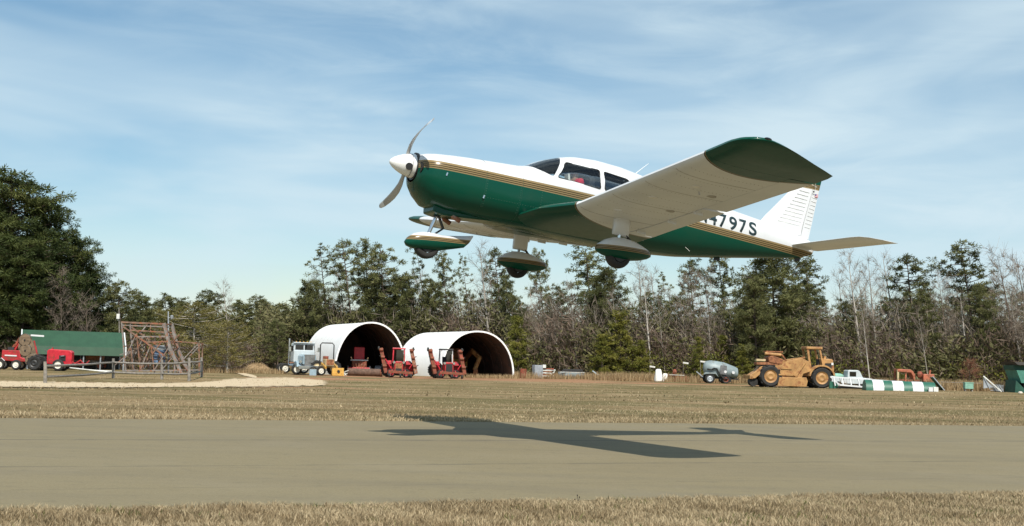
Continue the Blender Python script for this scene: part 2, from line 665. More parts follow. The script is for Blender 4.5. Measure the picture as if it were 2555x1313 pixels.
def leaf_mat(name, dark, mid, light, trans=.25, rough=.65):
    m, nt, b = new_mat(name)
    at_ = nd(nt, 'ShaderNodeAttribute', attribute_name='tint')
    oi = nd(nt, 'ShaderNodeObjectInfo')
    t = math_n(nt, 'ADD', at_.outputs['Fac'], math_n(nt, 'MULTIPLY_ADD', oi.outputs['Random'], .36, -.18), clamp=True)
    c = ramp_n(nt, t, [(0, dark), (.5, mid), (1, light)])
    nt.links.new(c, b.inputs['Base Color'])
    b.inputs['Roughness'].default_value = rough
    b.inputs['Specular IOR Level'].default_value = .25
    if trans:
        tr = nd(nt, 'ShaderNodeBsdfTranslucent')
        nt.links.new(c, tr.inputs['Color'])
        mx = nd(nt, 'ShaderNodeMixShader')
        mx.inputs[0].default_value = trans
        nt.links.new(b.outputs[0], mx.inputs[1])
        nt.links.new(tr.outputs[0], mx.inputs[2])
        nt.links.new(mx.outputs[0], nt.nodes['Material Output'].inputs['Surface'])
    MATS[name] = m


leaf_mat('pine_needles', (.055, .064, .022), (.118, .124, .044), (.20, .20, .082))
leaf_mat('dark_needles', (.028, .042, .012), (.062, .082, .022), (.12, .135, .040))
leaf_mat('young_needles', (.07, .078, .014), (.145, .150, .026), (.25, .23, .05))
leaf_mat('willow_buds', (.10, .09, .025), (.17, .15, .045), (.26, .22, .08))
leaf_mat('twigs', (.12, .093, .07), (.20, .162, .128), (.31, .265, .22), 0, .9)
leaf_mat('pale_bark', (.26, .235, .20), (.38, .345, .30), (.52, .48, .43), 0, .9)
leaf_mat('pine_bark', (.07, .05, .038), (.12, .09, .07), (.19, .15, .12), 0, .95)
leaf_mat('brown_leaves', (.078, .054, .038), (.145, .104, .075), (.23, .175, .135), .15)
leaf_mat('dry_blades', (.13, .095, .052), (.30, .228, .132), (.54, .44, .28), .2, .8)
leaf_mat('green_blades', (.06, .075, .02), (.11, .13, .035), (.20, .21, .07), .2, .8)
leaf_mat('weed_straw', (.20, .13, .065), (.36, .255, .135), (.55, .42, .25), .2, .8)
leaf_mat('olive_brush', (.058, .06, .023), (.118, .112, .046), (.20, .18, .085), .15)
leaf_mat('reddish_twigs', (.12, .055, .035), (.22, .10, .06), (.33, .17, .11), 0, .9)

# ------------------------------------------------------------------ ground, runway, drive
RW_ANG = R(21.8)
RW_T = Vector((math.cos(RW_ANG), math.sin(RW_ANG), 0))
RW_N = Vector((-math.sin(RW_ANG), math.cos(RW_ANG), 0))
RW_S0, RW_S1 = 9.8, 22.1
SEAMS = [(17.1, .10, .8), (13.3, .06, .75), (17.6, .03, .4), (11.2, .03, .35), (19.9, .05, .5), (15.2, .02, .3)]
hut_pts = [atD(925, 112), atD(1180, 112)]
CLAY = [(hut_pts[0].x + 6, 106, 16, 9), (hut_pts[1].x + 4, 108, 13, 9), (-25, 66, 26, 3.2), (8, 100, 22, 4), (-14, 92, 8, 6), (16, 112, 16, 5)]
ground_material()
runway_material(None, None, tuple(RW_N))


def grid_axis(segs):
    out = []
    for a, b, st in segs:
        out += list(np.arange(a, b, st))
    out.append(segs[-1][1])
    return np.array(out)


gx = grid_axis([(-1500, -200, 100), (-200, -80, 10), (-80, 80, 2), (80, 200, 10), (200, 1500, 100)])
gy = grid_axis([(-300, -20, 40), (-20, 130, 1.0), (130, 300, 10), (300, 2500, 150)])
GX, GY = np.meshgrid(gx, gy)
GZ = terr(GX, GY)
lump = np.sin(GX * .9 + 1.7 * np.sin(GY * .37)) * np.sin(GY * .71 + .5 * np.sin(GX * .23)) * .03
side = GY * math.cos(RW_ANG) - GX * math.sin(RW_ANG)
GZ = GZ + lump * sstep((side - 24) / 8) - .012
V = np.stack([GX.ravel(), GY.ravel(), GZ.ravel()], 1)
nx, ny = len(gx), len(gy)
idx = np.arange(nx * ny).reshape(ny, nx)
F = np.stack([idx[:-1, :-1].ravel(), idx[:-1, 1:].ravel(), idx[1:, 1:].ravel(), idx[1:, :-1].ravel()], 1)
gme = np_mesh('ground', V, F, ['field_grass'])
gme.shade_smooth()
ground = bpy.data.objects.new('ground', gme)
COL.objects.link(ground)
tag(ground, 'dry tan and olive grass field with bare clay patches', 'ground', kind='structure')

b = B()
L0, L1, NS = -160, 260, 210
e0 = rng.normal(0, .022, NS + 1)
e1 = rng.normal(0, .035, NS + 1)
rows = []
for i in range(NS + 1):
    p = RW_T * (L0 + (L1 - L0) * i / NS)
    rows.append([p + RW_N * (RW_S0 + e0[i]), p + RW_N * (RW_S0 + 4), p + RW_N * (RW_S1 - 4), p + RW_N * (RW_S1 + e1[i])])
b.loft(rows, caps=False, closed=False)
tag(b.obj('runway', 'runway_asphalt'), 'pale worn asphalt runway crossing the whole view', 'runway', kind='structure')

# pale gravel drive that comes in from the left and widens in front of the truck
gm, gnt, gb = new_mat('gravel')
gpos = nd(gnt, 'ShaderNodeNewGeometry').outputs['Position']
gf = noise_n(gnt, gpos, 14, 6, .75)
gb_ = noise_n(gnt, gpos, .7, 4, .6)
gc = ramp_n(gnt, gf, [(.3, (.42, .32, .195)), (.7, (.60, .49, .33))])
gc = mix_n(gnt, math_n(gnt, 'MULTIPLY', range_n(gnt, gb_, .5, .75), .5), gc, (.46, .32, .19))
gnt.links.new(gc, gb.inputs['Base Color'])
gb.inputs['Roughness'].default_value = .95
bump_n(gnt, gb, gf, .5, .03)
ge = nd(gnt, 'ShaderNodeAttribute', attribute_name='edge').outputs['Fac']
gn2 = noise_n(gnt, gpos, 2.4, 6, .7)
gfac = range_n(gnt, math_n(gnt, 'ADD', ge, math_n(gnt, 'MULTIPLY_ADD', gn2, 1.6, -.8)), .22, .62)
gtr = nd(gnt, 'ShaderNodeBsdfTransparent')
gmx = nd(gnt, 'ShaderNodeMixShader')
gnt.links.new(gfac, gmx.inputs[0])
gnt.links.new(gtr.outputs[0], gmx.inputs[1])
gnt.links.new(gb.outputs[0], gmx.inputs[2])
gnt.links.new(gmx.outputs[0], gnt.nodes['Material Output'].inputs['Surface'])
MATS['gravel'] = gm
drive_cols = [(-900, 935, 949), (-500, 942, 957), (-200, 947, 963), (0, 951, 968), (150, 953, 970), (300, 956, 969), (420, 957, 968), (500, 954, 968), (540, 950, 969), (580, 944, 969), (640, 941, 969), (700, 941, 968), (750, 943, 967), (785, 946, 965), (810, 950, 962), (822, 955, 958)]
dc = np.array(drive_cols, float)
dpx = np.concatenate([np.linspace(-900, -20, 12), np.arange(0, 820, 9.0), [822]])
drive_cols = [(p, np.interp(p, dc[:, 0], dc[:, 1]) + rng.normal(0, .8), np.interp(p, dc[:, 0], dc[:, 2]) + rng.normal(0, .7)) for p in dpx]
rows = []
for px, y0, y1 in drive_cols:
    y0, y1 = y0 - 1.2, max(y1, y0 + .6) + .9
    rows.append([(lambda p: (p.x, p.y, float(terr(p.x, p.y)) + .024))(at(px, y0 + (y1 - y0) * k / 6)) for k in range(7)])
b = B().loft(rows, caps=False, closed=False)
o = b.obj('gravel_drive', 'gravel')
edge = []
for i in range(len(rows)):
    ef = min(1, (len(rows) - 1 - i) / 4)
    edge += [min(ef, v) for v in (0, .55, 1, 1, 1, .55, 0)]
o.data.attributes.new('edge', 'FLOAT', 'POINT').data.foreach_set('value', edge)
tag(o, 'pale gravel drive looping in from the left', 'drive', kind='structure')
rows = []
for px, y0, y1 in [(470, 921, 926), (530, 919, 927), (590, 924, 933), (610, 930, 940), (640, 938, 946)]:
    rows.append([(lambda p: (p.x, p.y, float(terr(p.x, p.y)) + .028))(at(px, y0 + (y1 - y0) * k / 4)) for k in range(5)])
o = B().loft(rows, caps=False, closed=False).obj('farm_track', 'gravel')
o.data.attributes.new('edge', 'FLOAT', 'POINT').data.foreach_set('value', [v for _ in rows for v in (0, .7, 1, .7, 0)])
tag(o, 'tan dirt track curving behind the rail fence', 'track', kind='structure')


# ------------------------------------------------------------------ grass
def blades(P, h, w, lean=.5, jitter=.5):
    """single-triangle-pair blades rooted at P"""
    n = len(P)
    a = rng.uniform(0, 2 * PI, n)
    hh = h * rng.uniform(1 - jitter, 1 + jitter, n)
    ww = w * rng.uniform(.6, 1.3, n)
    side = np.stack([np.cos(a), np.sin(a), np.zeros(n)], 1) * ww[:, None] / 2
    la = rng.uniform(0, 2 * PI, n)
    lv = np.stack([np.cos(la), np.sin(la), np.zeros(n)], 1) * (hh * rng.uniform(.1, 1, n) * lean)[:, None]
    up = np.array([0, 0, 1.0])
    V = np.stack([P - side, P + side, P + lv * .35 + up * (hh * .6)[:, None] + side * .7, P + lv * .35 + up * (hh * .6)[:, None] - side * .7, P + lv + up * hh[:, None]], 1).reshape(-1, 3)
    i = np.arange(n)[:, None] * 5
    F = np.concatenate([i + np.array([0, 1, 2]), i + np.array([0, 2, 3]), i + np.array([3, 2, 4])], 0)
    return V, F


def rw_point(t, s):
    x = RW_T.x * t + RW_N.x * s
    y = RW_T.y * t + RW_N.y * s
    return np.stack([x, y, terr(x, y)], 1)


def pnoise(x, y, k=1.0):
    return (np.sin(x * 1.3 * k + 2 * np.sin(y * .9 * k)) + np.sin(y * 2.1 * k + 1.5 * np.sin(x * .7 * k + 1)) + np.sin((x + y) * 3.3 * k)) / 3


n = 210000
t = rng.uniform(-4.2, 12.5, n)
s = RW_S0 - .10 - 2.6 * rng.uniform(0, 1, n) ** 1.25 + .07 * pnoise(t * 3, t) + .05 * pnoise(t * 11, t * 2)
P = rw_point(t, s)
den = pnoise(P[:, 0] * 2, P[:, 1] * 2)
keep = rng.uniform(-1.2, 1, n) < den + .75 + .4 * pnoise(P[:, 0] * 5, P[:, 1] * 6)
P, den = P[keep], den[keep]
V, F = blades(P, .035 * (1 + .45 * pnoise(P[:, 0] * 4.1, P[:, 1] * 4.7)), .0065, 1.3)
ti = np.repeat(np.clip(.68 + .26 * den + rng.normal(0, .22, len(P)), 0, 1), 5)
me = np_mesh('near_grass', V, F, ['dry_blades'], ti)
o = bpy.data.objects.new('dry_grass', me)
COL.objects.link(o)
tag(o, 'dry straw coloured grass along the near runway edge', 'grass', kind='stuff')

n = 16000
t = rng.uniform(-4.2, 12.5, n)
s = RW_S0 - .1 - 2.3 * rng.uniform(0, 1, n)
P = rw_point(t, s)
k = pnoise(P[:, 0] * 3.1 + 4, P[:, 1] * 3.1) + .35 * pnoise(P[:, 0] * 9, P[:, 1] * 9)
P = P[k > .50]
V, F = blades(P, .045, .008, 1.2)
me = np_mesh('near_green', V, F, ['green_blades'], np.repeat(rng.uniform(0, 1, len(P)), 5))
o = bpy.data.objects.new('green_grass', me)
COL.objects.link(o)
tag(o, 'scattered green tufts in the near dry grass', 'grass', kind='stuff')

n = 120000
t = rng.uniform(-14, 42, n)
s = RW_S1 - .05 + 22 * rng.uniform(0, 1, n) ** 2.2
P = rw_point(t, s)
den = pnoise(P[:, 0] * .5, P[:, 1] * .9)
keep = rng.uniform(-1.0, 1, n) < den + .75 - (s - RW_S1) * .09
P, den, s = P[keep], den[keep], s[keep]
V, F = blades(P, .040 * np.clip(1.15 - (s - RW_S1) * .05, .45, 1), .014, 1.5)
band = pnoise(P[:, 0] * .16 + s * .35, s * .55)
ti = np.repeat(np.clip(.46 + .16 * den + .26 * band + rng.normal(0, .15, len(P)), 0, 1), 5)
me = np_mesh('verge_grass', V, F, ['dry_blades'], ti)
o = bpy.data.objects.new('verge_grass', me)
COL.objects.link(o)
tag(o, 'short dry grass verge beyond the far runway edge', 'grass', kind='stuff')

n = 16000
px = rng.uniform(-300, 2900, n)
D = rng.uniform(40, 96, n)
x = (px - W_PX / 2) / F_PX * D
P = np.stack([x, D, terr(x, D)], 1)
k = pnoise(P[:, 0] * .35, P[:, 1] * .5)
keep = k > .05
P, k = P[keep], k[keep]
V, F = blades(P, .06, .04, 1.6)
me = np_mesh('field_tufts', V, F, ['dry_blades'], np.repeat(np.clip(.3 + rng.normal(0, .17, len(P)), 0, 1), 5))
o = bpy.data.objects.new('field_grass', me)
COL.objects.link(o)
tag(o, 'low dry grass tufts over the middle field', 'grass', kind='stuff')

# tall dry weeds in front of the wood edge
Ps = []
for px0, px1, D0, D1, num, hgt in [(1290, 1480, 112, 116, 700, .5), (1480, 1640, 109, 113, 800, .6), (1660, 1880, 107, 112, 700, .6), (2320, 2620, 94, 99, 2000, .62), (1100, 1300, 108, 110, 500, .3), (520, 720, 108, 116, 900, .35), (2060, 2330, 100, 104, 1200, .6)]:
    px = rng.uniform(px0, px1, num)
    D = rng.uniform(D0, D1, num)
    x = (px - W_PX / 2) / F_PX * D
    cl_ = pnoise(px * .02, D * .8) > -.25
    Ps.append((np.stack([x, D, terr(x, D)], 1)[cl_], hgt))
Vs, Fs, Ts, off = [], [], [], 0
for P, hgt in Ps:
    P = np.repeat(P, 4, 0) + np.concatenate([rng.normal(0, .10, (len(P) * 4, 2)), np.zeros((len(P) * 4, 1))], 1)
    V, F = blades(P, hgt, .035, .45)
    Vs.append(V)
    Fs.append(F + off)
    off += len(V)
    Ts.append(np.repeat(rng.uniform(0, 1, len(P)), 5))
me = np_mesh('tall_weeds', np.concatenate(Vs), np.concatenate(Fs), ['weed_straw'], np.concatenate(Ts))
o = bpy.data.objects.new('tall_weeds', me)
COL.objects.link(o)
tag(o, 'tall straw coloured weeds along the edge of the wood', 'weeds', kind='stuff')

# one dark weed standing at the runway edge
wp = at(1440, 1262)
wt = thing('weed_stalk', 'small dark weed with seed heads poking up at the near runway edge', 'weed', wp)
b = B()
for dx, dy, hh in ((0, 0, .085), (.018, .01, .07), (-.02, 0, .05), (.008, -.01, .045)):
    b.tube([(0, 0, -.01), (dx * .5, dy * .5, hh * .5), (dx, dy, hh)], .0022, 5)
b.obj('stem', 'hair', wt)
for dx, dy, hh in ((0, 0, .085), (.018, .01, .07), (-.02, 0, .05)):
    B().ell((dx, dy, hh), (.006, .006, .007), 7, 5, jit=.4).obj('seed_head', 'hair', wt)


# ------------------------------------------------------------------ trees
def quads_from(C, size, tint, U=None):
    """randomly turned leaf-clump faces at C"""
    n = len(C)
    u = rng.normal(0, 1, (n, 3)) if U is None else U + rng.normal(0, .25, (n, 3))
    u /= np.linalg.norm(u, axis=1)[:, None]
    asp = .45 if U is None else .20
    w = rng.normal(0, 1, (n, 3))
    v = np.cross(u, w)
    v /= np.linalg.norm(v, axis=1)[:, None] + 1e-9
    sz = size * rng.uniform(.6, 1.4, n)[:, None]
    u, v = u * sz, v * sz * asp
    V = np.stack([C - u, C + v, C + u, C - v], 1).reshape(-1, 3)
    F = np.arange(n * 4).reshape(n, 4)
    return V, F, np.repeat(tint, 4)


def tube_np(pts, rs, n=5):
    pts = np.asarray(pts, float)
    rings = []
    for i, p in enumerate(pts):
        d = pts[min(i + 1, len(pts) - 1)] - pts[max(i - 1, 0)]
        d /= np.linalg.norm(d) + 1e-9
        up = np.array([0, 0, 1.0]) if abs(d[2]) < .9 else np.array([0, 1.0, 0])
        e = np.cross(d, up)
        e /= np.linalg.norm(e) + 1e-9
        g = np.cross(e, d)
        a = np.arange(n) * 2 * PI / n
        rings.append(p + (np.cos(a)[:, None] * e + np.sin(a)[:, None] * g) * rs[i])
    V = np.concatenate(rings)
    F = []
    for i in range(len(pts) - 1):
        for k in range(n):
            F.append((i * n + k, i * n + (k + 1) % n, (i + 1) * n + (k + 1) % n, (i + 1) * n + k))
    return V, np.array(F)


class Acc:
    def __init__(s):
        s.V, s.F, s.T, s.o = [], [], [], 0

    def add(s, V, F, T):
        s.V.append(V)
        s.F.append(F + s.o)
        s.T.append(np.full(len(V), T) if np.isscalar(T) else T)
        s.o += len(V)

    def mesh(s, name, mat):
        return np_mesh(name, np.concatenate(s.V), np.concatenate(s.F), [mat], np.concatenate(s.T))


def make_pine(h, r, base, nb, tufts, qsize, shape, leaf, bark='pine_bark', tr=.16, per=9, droop=.0, spread=.32, ball=.35):
    """trunk and needle crown meshes; shape(t) = crown radius share at crown height t"""
    T, C = Acc(), Acc()
    k = 9
    zz = np.linspace(-.25, h, k)
    wob = np.cumsum(rng.normal(0, .010 * h / 12, (k, 2)), 0)
    tp = np.concatenate([wob, zz[:, None]], 1)
    V, F = tube_np(tp, np.interp(zz, [-.25, h * .1, h], [tr * 1.3, tr, tr * .18]), 7)
    T.add(V, F, .5)
    cent, tint, dirs = [], [], []
    for i in range(nb):
        t = (i + rng.uniform(0, 1)) / nb
        z = h * (base + (1 - base) * t ** .9)
        rad = r * shape(t) * rng.uniform(.55, 1.15)
        a = i * 2.4 + rng.normal(0, .4)
        p0 = np.array([np.interp(z, zz, tp[:, 0]), np.interp(z, zz, tp[:, 1]), z])
        rise = rng.uniform(-.05, .45) * rad - droop * rad
        tip = p0 + np.array([math.cos(a) * rad, math.sin(a) * rad, rise])
        mid = p0 * .45 + tip * .55 + np.array([0, 0, -.08 * rad])
        V, F = tube_np([p0, mid, tip], [tr * .28, tr * .17, tr * .05], 4)
        T.add(V, F, .45)
        bt = np.clip(.5 + rng.normal(0, .2), 0, 1)
        m = max(2, int(tufts * (.35 + rad / r)))
        for j in range(m):
            q = rng.uniform(.30, 1.0)
            c = p0 * (1 - q) + tip * q + rng.normal(0, spread * (.25 + .5 * q), 3) * np.array([1, 1, .7])
            u = rng.normal(0, 1, (per, 3)) * np.array([1, 1, .8])
            u /= np.linalg.norm(u, axis=1)[:, None]
            bl = ball * rng.uniform(.6, 1.3)
            cent.append(c + u * bl * rng.uniform(.05, 1, (per, 1)) ** .5 * np.array([1, 1, .75]))
            dirs.append(u)
            tint.append(np.clip(bt + rng.normal(0, .13) + rng.normal(0, .10, per), 0, 1))
    cent, tint, dirs = np.concatenate(cent), np.concatenate(tint), np.concatenate(dirs)
    C.add(*quads_from(cent, qsize, tint, dirs))
    return T.mesh('trunk', bark), C.mesh('crown', leaf)


def make_bare(h, spread, seed, twig=1.0, bark='pale_bark', tw='twigs', n1=16, fork=.35, tr=.11):
    T, C = Acc(), Acc()
    k = 8
    zz = np.linspace(-.25, h, k)
    tp = np.concatenate([np.cumsum(rng.normal(0, .03, (k, 2)), 0), zz[:, None]], 1)
    V, F = tube_np(tp, np.interp(zz, [-.25, h], [tr * 1.2, tr * .12]), 6)
    T.add(V, F, np.clip(.5 + .3 * rng.normal(), 0, 1))

    def strip(p0, p1, w, ti):
        d = p1 - p0
        s_ = np.cross(d, rng.normal(0, 1, 3))
        s_ = s_ / (np.linalg.norm(s_) + 1e-9) * w
        C.add(np.array([p0 - s_, p0 + s_, p1 + s_ * .3, p1 - s_ * .3]), np.array([[0, 1, 2, 3]]), ti)
    for i in range(n1):
        t = fork + (1 - fork) * (i + rng.uniform()) / n1
        z = h * t
        p0 = np.array([np.interp(z, zz, tp[:, 0]), np.interp(z, zz, tp[:, 1]), z])
        a = i * 2.4 + rng.normal(0, .5)
        ln = spread * (1.15 - t * .8) * rng.uniform(.6, 1.2)
        d1 = np.array([math.cos(a) * .75, math.sin(a) * .75, rng.uniform(.5, 1.2)])
        d1 /= np.linalg.norm(d1)
        p1 = p0 + d1 * ln
        V, F = tube_np([p0, p0 * .5 + p1 * .5 + rng.normal(0, .06, 3), p1], [tr * .32 * (1.2 - t), tr * .22 * (1.2 - t), .012], 4)
        T.add(V, F, .5)
        for j in range(int(9 * twig)):
            q = rng.uniform(.2, 1)
            s0 = p0 * (1 - q) + p1 * q
            d2 = d1 * .7 + rng.normal(0, .55, 3) + np.array([0, 0, .35])
            s1 = s0 + d2 / np.linalg.norm(d2) * ln * rng.uniform(.25, .55)
            strip(s0, s1, .016, rng.uniform(.2, .8))
            for _ in range(int(5 * twig)):
                q2 = rng.uniform(.2, 1)
                u0 = s0 * (1 - q2) + s1 * q2
                d3 = d2 / np.linalg.norm(d2) * .6 + rng.normal(0, .5, 3)
                strip(u0, u0 + d3 * rng.uniform(.3, .8), .010, rng.uniform(.1, .9))
    return T.mesh('trunk', bark), C.mesh('branches', tw)


def dome(t):
    return math.sqrt(max(.02, 1 - (2 * t - .75) ** 2 / 1.65))


def cone(t):
    return max(.06, 1 - t) ** .8 + .04


def flame(t):
    return .35 + .65 * math.sin(PI * (t * .8 + .12)) if t < .95 else .3


VAR = {
    'tall': [make_pine(14, 2.6, .50, 40, 3.2, .17, dome, 'pine_needles', per=46, spread=.34, ball=.42) for _ in range(3)],
    'sparse': [make_pine(14, 2.1, .42, 34, 1.8, .15, flame, 'pine_needles', per=34, tr=.13, spread=.24, ball=.30) for _ in range(2)],
    'full': [make_pine(13, 3.2, .20, 66, 4.6, .17, dome, 'pine_needles', per=50, spread=.42, ball=.46) for _ in range(3)],
    'mass': [make_pine(13, 3.9, .04, 105, 5.2, .17, lambda t: dome(t) if t > .25 else .62 + 1.2 * t, 'pine_needles', per=62, tr=.2, spread=.5, ball=.55) for _ in range(2)],
    'dark': [make_pine(15, 3.9, .05, 120, 5.2, .16, flame, 'dark_needles', per=70, tr=.2, spread=.5, ball=.56) for _ in range(2)],
    'young': [make_pine(6, 2.1, .03, 56, 4.2, .12, cone, 'young_needles', per=52, tr=.08, spread=.26, ball=.30) for _ in range(3)],
    'willow': [make_pine(6, 3.3, .08, 74, 7, .11, dome, 'willow_buds', 'pale_bark', per=24, tr=.12, spread=.42, ball=.35) for _ in range(2)],
    'bare': [make_bare(12, 3.0, i, 1.0, tr=.15) for i in range(4)],
    'brown': [make_bare(10, 3.0, i, 1.25, 'pine_bark', 'twigs', 22, .15) for i in range(3)],
    'red': [make_bare(5, 2.2, 9, 1.5, 'pine_bark', 'reddish_twigs', 22, .08)],
}
BASE_H = {'mass': 13, 'tall': 14, 'sparse': 14, 'full': 13, 'dark': 15, 'young': 6, 'willow': 6, 'bare': 12, 'brown': 10, 'red': 5}
NAME = {'mass': 'pine_tree', 'tall': 'pine_tree', 'sparse': 'pine_tree', 'full': 'pine_tree', 'dark': 'pine_tree', 'young': 'young_pine', 'willow': 'budding_tree', 'bare': 'bare_tree', 'brown': 'bare_tree', 'red': 'shrub'}
CATG = {'pine_tree': 'pine tree', 'young_pine': 'pine tree', 'budding_tree': 'tree', 'bare_tree': 'tree', 'shrub': 'shrub'}


def tree(kind, px_top, py_top, D, label, group=None, wide=1.0, lean=None, var=None):
    """a tree whose top shows at a pixel, D metres out, leaning a little to the left like the rest of the wood"""
    lean = R(random.uniform(5.5, 10)) if lean is None else R(lean)
    d = pix_dir(px_top, py_top)
    q = D / d.y
    top = Vector((0, 0, EYE)) + d * q
    gz = float(terr(top.x, D))
    hgt = (top.z - gz)
    base = Vector((top.x + math.tan(lean) * hgt, D, gz))
    base.z = float(terr(base.x, D))
    hgt = (top.z - base.z) / math.cos(lean)
    tm, cm = VAR[kind][random.randrange(len(VAR[kind])) if var is None else var]
    root = thing(NAME[kind], label, CATG[NAME[kind]], base, 0, group)
    root.rotation_euler = (Matrix.Rotation(-lean, 3, 'Y') @ Matrix.Rotation(random.uniform(0, 6.28), 3, 'Z')).to_euler()
    k = hgt / BASE_H[kind]
    root.scale = (k * wide, k * wide, k)
    for me in (tm, cm):
        o = bpy.data.objects.new(me.name.split('.')[0], me)
        COL.objects.link(o)
        o.parent = root
    return root


# the dark pines on the left
tree('dark', 26, 436, 124, 'tallest dark pine at the far left edge, its crown filling the corner', wide=1.25, lean=3, var=0)
tree('dark', 112, 512, 126, 'dark pine second from the left edge, stepping down in height', wide=1.0, lean=3, var=1)
tree('dark', 178, 590, 128, 'dark pine third from the left edge, above the green shed roof', wide=1.05, lean=3, var=0)
tree('dark', 222, 668, 130, 'lowest dark pine ending the big group on the left', wide=1.15, lean=3, var=1)
tree('dark', -60, 470, 125, 'dark pine cut off by the left picture edge', wide=1.2, lean=3, var=1)
tree('dark', 60, 600, 121, 'lower dark pine in front of the tallest left pines', wide=1.35, lean=2, var=1)
tree('brown', 150, 690, 120, 'brown leafless tree in front of the dark left pines', lean=4, var=0, wide=1.0)
tree('brown', 215, 745, 120, 'low brown leafless tree behind the right end of green shed roof', lean=4, var=1, wide=1.1)
tree('full', 292, 708, 128, 'rounded pine just right of the big dark left group', wide=1.1)
tree('full', 345, 733, 150, 'pine between the rounded pine and the rusty truss top', wide=1.2)
for px, py, lb in ((410, 738, 'far pine directly above the rusty truss'), (455, 748, 'far pine just left of the yellow green budding tree'), (518, 728, 'bushy far pine standing left of the grey bare treetop'), (600, 752, 'far pine right of the grey bare treetop'), (645, 742, 'pointed far pine above the straw mound'), (697, 760, 'far pine just left of the big conical pine by the hut')):
    tree('full', px, py, 168, lb, wide=1.25)
tree('bare', 557, 708, 160, 'grey bare treetop rising over the far pines on the left')
tree('willow', 485, 765, 112, 'large yellow green budding tree behind the rusty truss', wide=1.25, lean=2)
tree('willow', 568, 808, 110, 'smaller yellow green budding tree beside the straw mound', wide=1.2, lean=2)
tree('mass', 772, 708, 133, 'broad pine behind the left end of first white hut', wide=.85, lean=4)
tree('full', 690, 800, 118, 'low green pine behind the truck exhaust stack', wide=1.2, lean=4)
# middle group
tree('sparse', 800, 617, 135, 'thin open pine with sky showing through, leftmost of the tall pines', var=0, wide=1.05)
tree('tall', 855, 606, 134, 'tall pine second in the row above the first hut', var=0, wide=.8)
tree('tall', 908, 604, 138, 'tall pine third in the row above the first hut', var=1, wide=.85)
tree('tall', 948, 618, 134, 'tall pine at the right of row above the first hut', var=2, wide=.95)
tree('mass', 925, 690, 135, 'dense dark pine crown directly above the first hut arch', wide=.9)
tree('mass', 1000, 695, 135, 'round topped pine between the two huts', wide=1.0)
tree('sparse', 1040, 622, 136, 'thin pine with open top behind the nose wheel fairing', var=1, wide=.75)
tree('tall', 1102, 628, 134, 'tall pine just right of the nose wheel', var=2, wide=.62)
tree('sparse', 1152, 640, 138, 'slender open pine above the second hut', var=0, wide=.6)
tree('full', 1072, 700, 135, 'rounded pine above the left end of second hut', wide=.75)
tree('bare', 1196, 622, 134, 'bare tree above the second hut, left of the far main wheel')
tree('tall', 1232, 628, 138, 'tall pine behind the far main wheel fairing', var=0, wide=.8)
tree('full', 1262, 700, 135, 'pine with green middle crown above right end of second hut', wide=.65)
tree('tall', 1340, 628, 140, 'pine rising right behind the far main wheel', var=1, wide=.62)
tree('tall', 1462, 622, 134, 'large pine left of the near main wheel', var=2, wide=1.15)
tree('mass', 1505, 680, 128, 'broad green pine below the near main wheel', wide=.88)
tree('bare', 1592, 650, 132, 'pale bare tree right of the near main wheel', var=0)
tree('sparse', 1652, 685, 136, 'open pine with bent top below the rear fuselage, leftmost there', var=0, wide=.8)
tree('tall', 1718, 655, 136, 'tall ragged pine below the middle of rear fuselage', var=0, wide=.9)
tree('tall', 1792, 640, 138, 'pine touching the underside of rear fuselage', var=1, wide=.85)
tree('mass', 1925, 632, 122, 'massive dense pine beneath the tail, behind the yellow scraper', wide=1.15, lean=3, var=0)
tree('mass', 1880, 700, 118, 'lower dense pine left of the massive one, above the scraper', wide=.8, lean=3, var=1)
tree('tall', 2010, 645, 134, 'pine just beneath the end of tail cone', var=2, wide=.9)
tree('bare', 2112, 640, 124, 'tall bare tree right of the tail with feathery top', var=1)
tree('bare', 2165, 660, 128, 'bare tree with pale leaning trunk right of white pickup', var=2)
tree('bare', 2205, 645, 132, 'bare tree left of the two pines on the right', var=3)
tree('tall', 2262, 645, 130, 'left one of the two tall pines on the right', var=0, wide=1.15)
tree('tall', 2398, 612, 126, 'right one of the two tall pines, with tallest rounded crown', var=1, wide=1.15)
tree('full', 2300, 720, 124, 'green pine beneath the two tall right pines', wide=.7)
tree('full', 2440, 720, 122, 'pine under the crown of the tallest right pine', wide=.75)
tree('brown', 2490, 640, 124, 'grey brown bare tree right of the tallest right pine', var=1, wide=.9)
tree('brown', 2540, 655, 118, 'grey brown bare tree at the right picture edge', var=2, wide=1.0)
# young trees along the edge
tree('young', 1288, 790, 122, 'yellow green young pine just right of the second hut', wide=1.0, lean=4, var=0)
tree('young', 1545, 782, 120, 'largest bushy young pine in front of the wood', wide=1.25, lean=3, var=1)
tree('young', 1500, 835, 119, 'young pine at the left foot of the largest bushy one', wide=1.2, lean=3, var=2)
tree('young', 1600, 850, 119, 'young pine at the right foot of the largest bushy one', wide=1.1, lean=3, var=0)
tree('young', 1742, 842, 118, 'young pine above the rusty implement frame', wide=.9, lean=4, var=2)
tree('young', 1800, 838, 120, 'young pine directly behind the grey tank trailer', wide=1.0, lean=4, var=0)
tree('young', 1850, 862, 117, 'low young pine between tank trailer and scraper', wide=1.1, lean=3, var=1)
tree('young', 2030, 880, 112, 'low yellow green young pine behind the scraper cab', wide=.9, lean=3, var=1)
tree('young', 2240, 905, 112, 'low young pine behind the orange tractor', wide=1.2, lean=3, var=2)
tree('red', 2420, 905, 104, 'reddish brown leafless shrub left of the green building', wide=1.4, lean=2)
tree('bare', 1375, 740, 124, 'bare tree with pale forked trunk right of the second hut', var=2, wide=.8)
tree('bare', 1425, 760, 122, 'bare tree with straight pale trunk left of the largest young pine', var=3, wide=.7)
tree('bare', 1640, 745, 122, 'bare tree with pale trunk right of the largest young pine', var=0, wide=.7)
